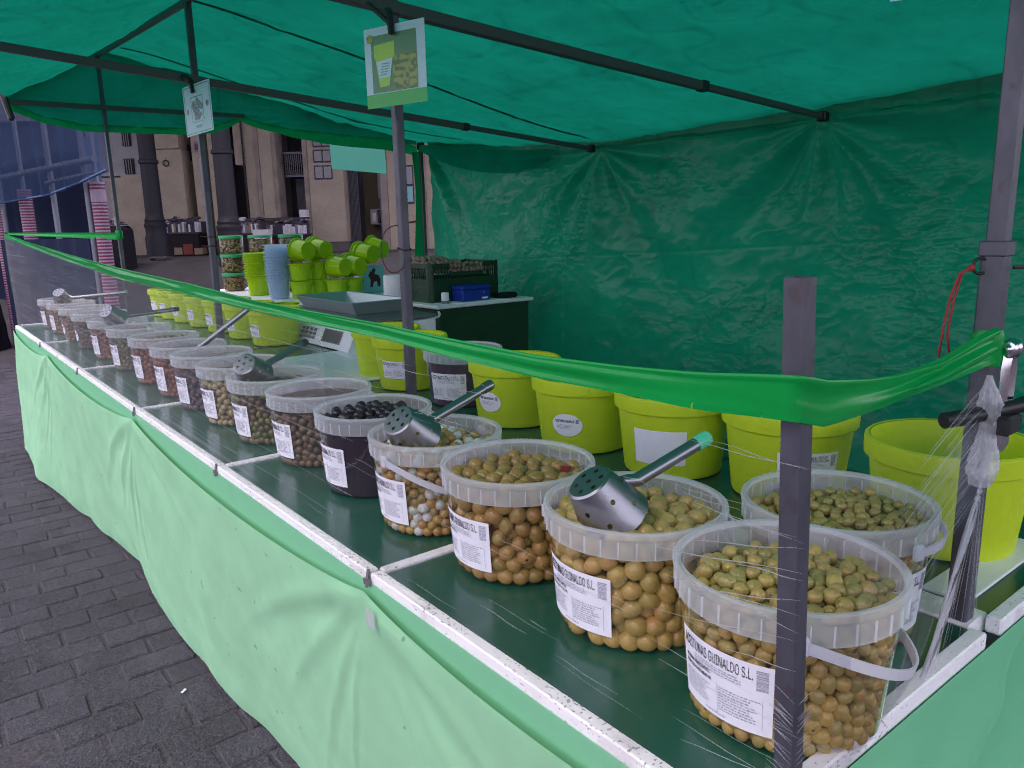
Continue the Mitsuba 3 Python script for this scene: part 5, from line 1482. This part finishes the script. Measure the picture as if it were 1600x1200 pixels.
part("transom_rail", -8.17, -7.80, 3.22, 3.26, -0.6, -0.45, m="render_grey")
dd = part("door", -8.14, -7.83, GZ, 3.20, -0.95, -0.85, m="door_grey", label="grey door in the left doorway")
for k in range(4):
    put("plank", P(fbox(-8.13 + 0.075 * k, -8.062 + 0.075 * k, GZ + 0.02, 3.18, -0.849, -0.835), "door_grey"), dd)
part("pier", -7.88, -7.55, GZ, 4.3, -0.8, -0.05, m="render_pale")
part("wall_sign", -7.80, -7.68, 3.45, 3.72, -0.049, -0.03, m="tape_white", label="small reddish notice on a pier")
part("wall_sign", -7.78, -7.70, 3.50, 3.66, -0.029, -0.025, m="tape_red")
part("pier", -7.46, -7.16, GZ, 4.3, -0.7, -0.02, m="render_pale")
part("doorway", -7.15, -6.62, GZ, 3.1, -1.2, -0.9, m="dark_opening")
wn = part("window", -6.74, -6.58, 2.55, 3.05, -0.6, -0.55, m="pane_dark")
put("bar", P(fbox(-6.67, -6.65, 2.55, 3.05, -0.549, -0.53), "render_grey"), wn)
part("pier", -6.80, -6.56, 3.12, 4.3, -0.8, -0.02, m="render_pale")
part("pier", -6.55, -6.30, GZ, 4.3, -0.7, -0.04, m="render_pale")
put("drain_pipe", P(tube([-6.57 * RGT + (FD - 0.03) * FWD + [0, 0, z] for z in (GZ, 2.5, 4.3)], 0.025, 8), "iron_grey", smooth=True), bd)
part("rough_pier", -6.29, -6.19, GZ, 4.3, -0.6, 0.02, m="stone_rough")
part("pier", -6.18, -5.87, GZ, 4.3, -0.7, 0.0, m="render_pale")
part("rough_pier", -5.86, -5.76, GZ, 4.3, -0.6, 0.02, m="stone_rough")
rc = part("doorway", -5.75, -5.05, GZ, 4.3, -1.25, -1.1, m="dark_opening")
part("door", -5.56, -5.16, 1.9, 2.80, -1.0, -0.9, m="door_grey", label="grey panel under the balcony grille")
gr = thing("balcony_grille", "small barred balcony railing in the dark recess of the arcade", "railing")
for k in range(11):
    s = -5.66 + 0.05 * k
    put("bar", P(fbox(s - 0.010, s + 0.010, 2.86, 3.40, -0.45, -0.42), "grey_metal"), gr)
put("rail", P(fbox(-5.70, -5.12, 3.39, 3.44, -0.46, -0.40), "scaffold_tube"), gr)
put("rail", P(fbox(-5.68, -5.12, 2.82, 2.87, -0.46, -0.40), "scaffold_tube"), gr)
part("rough_pier", -5.10, -4.99, GZ, 4.3, -0.6, 0.02, m="stone_rough")
wp = part("wall_panel", -4.98, -4.12, 1.17, 4.3, -0.6, 0.0, m="render_pale")
part("dado", -5.0, -4.08, GZ - 0.3, 1.16, -0.6, 0.06, m="stone_dark")
for j, (z0, z1) in enumerate(((2.72, 3.06), (3.13, 3.44), (3.50, 3.70))):
    pf = part("notice_frame", -4.83, -4.38, z0, z1, 0.001, 0.03, m="book_dark")
    for k in range(2):
        put("pane", P(fbox(-4.80 + 0.215 * k, -4.62 + 0.215 * k, z0 + 0.035, z1 - 0.035, 0.031, 0.036), "render_grey"), pf)
sh = part("shutter", -4.10, -3.84, GZ, 2.95, -0.7, -0.55, m="iron_grey")
for k in range(8):
    put("slat", P(fbox(-4.10 + 0.033 * k, -4.085 + 0.033 * k, GZ, 2.94, -0.549, -0.515), "door_grey"), sh)
part("doorway", -3.83, -3.30, GZ, 3.3, -1.28, -1.1, m="fill_dark")
part("pale_strip", -3.42, -3.27, 2.25, 2.9, -1.09, -0.95, m="render_grey")  # plain pale strip inside the passage
t = thing("pay_phone", "pale wall phone box hung in the dark passage of the arcade", "phone box")
put("housing", P(fbox(-3.62, -3.36, 1.58, 1.98, -0.9, -0.7, 0.02), "render_grey"), t)
put("keypad", P(fbox(-3.55, -3.46, 1.66, 1.88, -0.699, -0.68), "book_white"), t)
put("handset", P(fbox(-3.42, -3.33, 1.62, 1.96, -0.69, -0.62, 0.02), "black_plastic"), t)
part("door_jamb", -3.26, -3.20, GZ, 3.5, -0.6, -0.2, m="scaffold_tube")
part("rough_pier", -3.19, -3.02, GZ, 4.3, -0.6, 0.02, m="stone_rough")
part("pier", -3.01, -2.60, GZ, 4.3, -0.7, 0.0, m="render_pale")
part("wall_panel", -2.59, -2.05, GZ, 4.3, -0.6, -0.05, m="render_pale")
pf = part("notice_frame", -2.57, -2.36, 2.08, 3.02, -0.049, -0.01, m="book_dark")
put("pane", P(fbox(-2.545, -2.385, 2.12, 2.5, -0.009, -0.004), "blue_tin"), pf)
put("pane", P(fbox(-2.545, -2.385, 2.56, 2.98, -0.009, -0.004), "render_grey"), pf)
part("pier", -2.04, -0.6, GZ, 4.3, -0.7, 0.0, m="render_pale")
part("arcade_ceiling", -30, 8, 6.4, 7.2, -1.0, 6.2, m="stone_dark")
t = thing("thin_mast", "thin dark mast with a short crossbar before the left arcade bay", "mast")
def fpt(s, z, d=0.0):
    return s * RGT + (FD - d) * FWD + np.array([0, 0, z])
put("mast", P(tube([fpt(-9.62, 3.25, 0.6), fpt(-9.60, 1.3, 0.6), fpt(-9.6, GZ, 0.6)], 0.022, 8), "black_plastic", smooth=True), t)
put("crossbar", P(tube([fpt(-9.95, 2.86, 0.6), fpt(-9.42, 2.86, 0.6)], 0.02, 8), "black_plastic", smooth=True), t)


def column(s, d, r, zb, ring, label):
    t = thing("iron_column", label, "column", None)
    c = s * RGT + d * FWD
    base = lathe([(0.0, zb - 0.3), (r * 1.35, zb - 0.3), (r * 1.35, zb + 0.55), (r * 1.2, zb + 0.60), (r * 1.2, zb + 0.75), (r * 1.32, zb + 0.79), (r * 1.32, zb + 0.84), (r * 1.15, zb + 0.88), (r * 1.22, zb + 0.93), (r * 1.05, zb + 0.98), (r, zb + 1.05)], 32)
    put("base", P(moved(base, (c[0], c[1], 0)), "iron_grey", smooth=30), t)
    put("shaft", P(moved(lathe([(r, zb + 1.05), (r * 0.97, ring - 0.05)], 32), (c[0], c[1], 0)), "iron_grey", smooth=30), t)
    put("ring", P(moved(lathe([(r, ring - 0.05), (r * 1.14, ring - 0.03), (r * 1.14, ring + 0.03), (r, ring + 0.05)], 32), (c[0], c[1], 0)), "iron_grey", smooth=30), t)
    put("upper_shaft", P(moved(lathe([(r * 0.96, ring + 0.05), (r * 0.94, 6.5)], 32), (c[0], c[1], 0)), "iron_grey", smooth=30), t)


column(-7.98, 17.8, 0.185, 0.85, 3.05, "dark iron column at the left, behind the far end of the stall")
column(-5.68, 16.0, 0.19, 0.75, 3.05, "purplish iron column behind the green lidded jars")

# book stalls under the arcade
rb = np.random.default_rng(41)


ORDN = "first second third fourth fifth sixth seventh eighth ninth tenth eleventh twelfth thirteenth fourteenth fifteenth sixteenth seventeenth eighteenth nineteenth twentieth twenty-first twenty-second twenty-third".split()


def book_table(s0, s1, zt, d, label, n, rows=1):
    t = thing("book_table", label, "table")
    put("top", P(fbox(s0, s1, zt - 0.04, zt, d - 0.4, d + 0.3), "book_dark"), t)
    put("cloth", P(fbox(s0 + 0.03, s1 - 0.03, GZ, zt - 0.041, d - 0.38, d + 0.27), "dark_opening"), t)
    w = (s1 - s0) / n
    for k in range(n):
        h = rb.uniform(0.17, 0.24)
        m = rb.choice(["book_white", "book_white", "book_white", "tape_white", "book_white", "book_dark", "book_dark", "cardboard"])
        solo("book", P(fbox(s0 + w * k + 0.006, s0 + w * (k + 1) - 0.004, zt + 0.001, zt + h, d + 0.1, d + 0.27), str(m)), f"{ORDN[k]} upright book from the left on the {label.split(',')[0]}", "book", f"books standing on the {label.split(',')[0]}")
    for k in range(n // 2):
        s = rb.uniform(s0, s1 - 0.2); z = zt + rb.uniform(0.22, 0.26)
    for k in range(int(n * 0.6)):
        s = s0 + (s1 - s0 - 0.2) * (k + 0.5) / (n * 0.6)
        m = rb.choice(["book_dark", "book_white", "book_dark", "book_dark", "cardboard"])
        v, f = box(-0.11, 0.11, -0.08, 0.08, -0.02, 0.02)
        v = rot(v, rb.normal(size=3), rb.uniform(0.1, 0.6))
        c = fpt(s + 0.1, zt + 0.28 + rb.uniform(-0.03, 0.05), d - 0.1)
        solo("loose_book", P((np.outer(v[:, 0], RGT) - np.outer(v[:, 1], FWD) + np.outer(v[:, 2], [0, 0, 1]) + c, f), str(m)), f"{ORDN[k]} tumbled book from the left above the row on the {label.split(',')[0]}", "book", f"loose books on the {label.split(',')[0]}")
    solo("book_block", P(fbox(s0 + 0.05, s1 - 0.05, zt + 0.001, zt + 0.25, d - 0.35, d + 0.05), "book_dark"), f"dark stock behind the books on the {label.split(',')[0]}", "books", kind="stuff")


book_table(-8.32, -7.42, 1.50, 0.9, "left book table, between the two iron columns", 18)
book_table(-6.85, -5.85, 1.45, 1.2, "middle book table, right of the purplish column", 22)
book_table(-5.80, -4.95, 1.40, 0.6, "right book table, in front of the dark recess", 14)
solo("upper_shelf", P(cat([fbox(-6.5, -5.0, 1.76, 1.80, 0.1, 0.4), fbox(-6.45, -6.41, GZ, 1.76, 0.2, 0.26), fbox(-5.06, -5.02, GZ, 1.76, 0.2, 0.26)]), "book_dark"), "long dark shelf board above the right book table", "shelf")
for k, (s0, s1, z0, z1, d, m, lab) in enumerate(((-8.12, -7.95, 1.27, 1.47, 1.15, "cardboard", "small cardboard box just under the left book table"), (-8.05, -7.86, 0.97, 1.14, 1.2, "cardboard", "cardboard box on the ground at the left book table"), (-7.83, -7.60, 0.97, 1.22, 1.2, "book_red", "dark red box on the ground under the left book table"), (-7.55, -7.35, 0.97, 1.12, 1.25, "cardboard", "cardboard box right of the dark red one"), (-6.02, -5.66, 1.30, 1.52, 1.55, "book_white", "pale box at the right end of the middle book table"), (-5.98, -5.60, 1.12, 1.28, 1.6, "book_red", "reddish box below the pale box"), (-5.20, -5.03, 1.72, 1.98, 0.35, "book_white", "bright paper packet at the right end of the dark shelf"))):
    solo("box", P(fbox(s0, s1, z0, z1, d - 0.3, d), m), lab, "box")
t = thing("small_bench", "small grey folding bench on the paving beside the left iron column", "bench")
cb = -7.55 * RGT + 17.0 * FWD + np.array([0, 0, 0.9])
def cbx(s0, s1, d0, d1, z0, z1):
    v, f = box(s0, s1, d0, d1, z0, z1)
    return np.outer(v[:, 0], RGT) + np.outer(v[:, 1], FWD) + np.outer(v[:, 2], [0, 0, 1]) + cb, f
put("seat", P(cbx(-0.25, 0.15, -0.15, 0.15, 0.06, 0.09), "scaffold_tube"), t)
for s in (-0.22, 0.12):
    put("leg", P(cbx(s - 0.015, s + 0.015, -0.1, 0.1, -0.05, 0.059), "grey_metal"), t)
t = thing("covered_cart", "low black covered cart at the foot of the left iron column", "cart")
put("cover", P(moved(box(-0.5, 0.35, -0.4, 0.4, 0.3, 1.35, 0.08), -7.95 * RGT + 15.6 * FWD + np.array([0, 0, 0.3]), math.atan2(RGT[1], RGT[0])), "black_cloth", smooth=40), t)
heap_ = []
for k in range(26):
    v, f = box(-0.10, 0.10, -0.02, 0.02, -0.012, 0.012)
    heap_.append((rot(v, rb.normal(size=3), rb.uniform(0, PI)) + (-8.0 + rb.uniform(-0.45, 0.3)) * RGT + (15.5 + rb.uniform(-0.25, 0.25)) * FWD + [0, 0, 1.68 + rb.uniform(0, 0.10)], f))
k = put("clutter", P(cat(heap_), "grey_metal"), t, label="tangle of dark rods on the black cart"); labels[k]["kind"] = "stuff"

# ------------------------------------------------------------------ scaffolding with blue netting, left
def sc(y):
    return 1.18 + 0.1516 * (12.43 - y)


def striped(x, y, z0, z1, r, label, gz=0.0, collar=True):
    t = thing("striped_standard", label, "scaffold pole")
    pitch = 0.034
    put("pole", P(tube([(x, y, gz), (x, y, 5.5)], 0.026, 12), "scaffold_tube", smooth=40), t)
    put("sleeve", P(tube([(x, y, z0), (x, y, z1)], r, 20), "tape_white", smooth=40), t)
    z = z0 + 0.01; red = []
    while z < z1 - 0.03:
        red.append(moved(lathe([(r + 0.001, 0), (r + 0.003, 0.003), (r + 0.003, pitch * 0.52), (r + 0.001, pitch * 0.55)], 20), (x, y, z))); z += pitch
    for q in red:
        put("red_band", P(q, "tape_red", smooth=40), t)
    if collar:
        put("white_collar", P(moved(lathe([(r + 0.002, 0), (r + 0.004, 0.004), (r + 0.004, 0.12), (r + 0.002, 0.124)], 20), (x, y, z1 - 0.2)), "tape_white", smooth=40), t)


striped(1.18, 12.43, 0.0, 1.92, 0.075, "red and white striped scaffold pole standing at the left edge", collar=False)
striped(sc(11.2) - 0.02, 11.2, 0.0, 2.05, 0.075, "red and white striped scaffold pole behind the blue netting", collar=False)
striped(1.72, 8.95, 0.0, 2.02, 0.070, "red and white striped scaffold pole with a white collar, beside the far canopy pole")
for y, lab in ((12.0, "faint bare scaffold tube nearest the left edge"), (10.05, "bare scaffold tube in the middle of the blue netting"), (9.02, "short bare tube above the collared striped pole")):
    solo("scaffold_tube_pole", P(tube([(sc(y) - 0.06, y, 0.0), (sc(y) - 0.06, y, 5.6)], 0.030, 12), "scaffold_tube", smooth=40), lab, "scaffold pole")
solo("ledger", P(tube([(sc(14.5) - 0.1, 14.5, 2.22), (sc(8.6) - 0.1, 8.6, 2.22)], 0.034, 12), "scaffold_tube", smooth=40), "horizontal scaffold tube crossing the blue netting", "scaffold tube")
solo("ledger", P(tube([(sc(10.1) - 0.1, 10.1, 2.07), (sc(8.6) - 0.1, 8.6, 2.10)], 0.018, 10), "scaffold_tube", smooth=40), "thin lower scaffold tube under the main horizontal one", "scaffold tube")


def net_fn(u, v):
    y = 16.5 + (7.95 - 16.5) * u
    zb = np.interp(y, [7.95, 8.6, 9.6, 12.0, 16.5], [2.07, 2.00, 1.92, 1.89, 1.87])
    z = zb + (6.0 - zb) * v
    x = sc(y) - 0.24 + 0.04 * np.sin(y * 5 + 2 * np.sin(y * 2)) + 0.05 * nz(y * 3, z * 0.6, s=90)
    return np.stack([x, y, z], -1)


solo("scaffold_net", P(sheet(net_fn, 140, 30), "blue_net", smooth=True), "blue debris netting hanging on the scaffold, its hem curving up to the right", "net")
solo("scaffold_hem", P(tube([(sc(y) - 0.24, y, np.interp(y, [7.95, 8.6, 9.6, 12.0, 16.5], [2.07, 2.00, 1.92, 1.89, 1.87])) for y in np.linspace(16.5, 7.95, 50)], 0.012, 6), "blue_sheet", smooth=True), "rolled lower hem of the blue netting", "net hem")
solo("navy_barrier", P(sheet(lambda u, v: np.stack([sc(12.15 - 3.1 * u) - 0.11 + 0.02 * np.sin(u * 40), 12.15 - 3.1 * u, 1.46 * v], -1), 80, 6), "navy_sheet", smooth=True), "dark navy sheet barrier along the foot of the scaffold", "barrier")
solo("added_dark_sheet", P(sheet(lambda u, v: np.stack([sc(19.5 - 8.3 * u) + 0.8 + 0.08 * np.sin(u * 50), 19.5 - 8.3 * u, 2.6 * v], -1), 90, 6), "navy_sheet", smooth=True), "added dark sheet for the unlit space behind the netting at the left", "sheet")  # added in place of the dark, open space behind the scaffold
solo("blue_curtain", P(sheet(lambda u, v: np.stack([1.86 + 0.16 * u + 0.02 * np.sin(u * 14), 10.3 + 0.0 * u, 2.6 * v], -1), 30, 6), "blue_sheet", smooth=True), "saturated blue sheet hanging beside the collared striped pole", "sheet")
t = thing("site_wall", "grey blue building wall behind the scaffold", "building")
put("wall", P(fbox(-22, -10.62, GZ - 0.3, 9, -1.0, -0.5), "stone_blue"), t)
solo("wall_poster", P(fbox(-11.36, -11.18, 2.35, 2.85, -0.499, -0.48), "book_white"), "white poster on the wall seen through the scaffold", "poster")

# a passer-by far behind the scaffold
t = thing("person", "distant person in a dark navy jacket behind the scaffold", "person")
J = {"hip": (0, 0, 0.92, 0.13), "waist": (0, 0, 1.08, 0.125), "chest": (0, 0.01, 1.32, 0.15), "neck": (0, 0.0, 1.50, 0.06), "head0": (0.02, 0, 1.60, 0.075), "head1": (0.02, 0, 1.68, 0.085), "nose": (0.10, 0, 1.63, 0.018),
     "shl": (0, 0.17, 1.43, 0.065), "ell": (0.06, 0.25, 1.16, 0.05), "hal": (0.22, 0.20, 1.02, 0.04), "shr": (0, -0.17, 1.43, 0.065), "elr": (0.05, -0.24, 1.15, 0.05), "har": (0.22, -0.16, 1.08, 0.04),
     "hl": (0, 0.09, 0.90, 0.10), "kl": (0.04, 0.10, 0.48, 0.065), "al": (-0.02, 0.10, 0.08, 0.05), "tl": (0.14, 0.10, 0.04, 0.04), "hr": (0, -0.09, 0.90, 0.10), "kr": (-0.02, -0.10, 0.48, 0.065), "ar": (-0.12, -0.10, 0.08, 0.05), "tr": (0.04, -0.10, 0.04, 0.04)}
BO = {"body": ("jacket_navy", [("hip", "waist"), ("waist", "chest"), ("chest", "neck"), ("chest", "shl"), ("chest", "shr"), ("shl", "ell"), ("ell", "hal"), ("shr", "elr"), ("elr", "har")]), "trousers": ("trousers_dark", [("hip", "hl"), ("hip", "hr"), ("hl", "kl"), ("kl", "al"), ("al", "tl"), ("hr", "kr"), ("kr", "ar"), ("ar", "tr")]),
      "head": ("skin", [("neck", "head0"), ("head0", "head1"), ("head0", "nose")])}


def limb(a, b):
    pts = []
    for q in (J[a], J[b]):
        s = trimesh.creation.icosphere(2); pts.append(np.array(s.vertices) * q[3] + q[:3])
    return m3.Manifold.hull_points(np.vstack(pts))


PO = -11.12 * RGT + 19.2 * FWD + np.array([0, 0, 0.55])
for nm, (mm_, bones) in BO.items():
    sol = limb(*bones[0])
    for b in bones[1:]:
        sol = sol + limb(*b)
    q = sol.refine_to_length(0.05).to_mesh()
    tmh = trimesh.Trimesh(q.vert_properties[:, :3], q.tri_verts); trimesh.smoothing.filter_taubin(tmh, iterations=6)
    put(nm, P(moved((np.array(tmh.vertices), np.array(tmh.faces)), PO, -1.9), mm_, smooth=True), t)
hair = trimesh.creation.icosphere(2); hv = np.array(hair.vertices); hv = hv[:, :] * [0.095, 0.092, 0.09] + [0.005, 0, 1.70]
put("hair", P(moved((hv, np.array(hair.faces)), PO, -1.9), "hair_dark", smooth=True), t)

# dark covered bulk at the left edge
def bulk_fn(u, v):
    a = 2 * PI * u
    R = (0.45 - 0.25 * v ** 3) * (1 + 0.25 * nz(np.cos(a) * 1.5, np.sin(a) * 1.5, v * 2, s=95)) * np.where(v > 0.97, 0.02, 1)
    return np.stack([0.62 + R * np.cos(a), 12.6 + R * np.sin(a), 1.18 * v], -1)


solo("covered_bulk", P(sheet(bulk_fn, 40, 24), "black_cloth", smooth=True), "bulky black covered object on the pavement at the left edge", "covered object")

# scraps on the paving
for n, (x, y, w, lab) in enumerate(((0.30, 1.98, 0.012, "tiny white scrap on the paving, the nearer one by the skirt"), (0.545, 2.50, 0.011, "tiny white scrap on the paving close to the skirt hem"), (-0.25, 2.62, 0.010, "tiny white scrap on the paving farther from the stall"))):
    solo("paper_scrap", P(moved(box(-w, w, -w * 0.4, w * 0.4, 0.001, 0.005, 0.0015), (x, y, 0.002), 0.7 * n), "paper"), lab, "scrap")
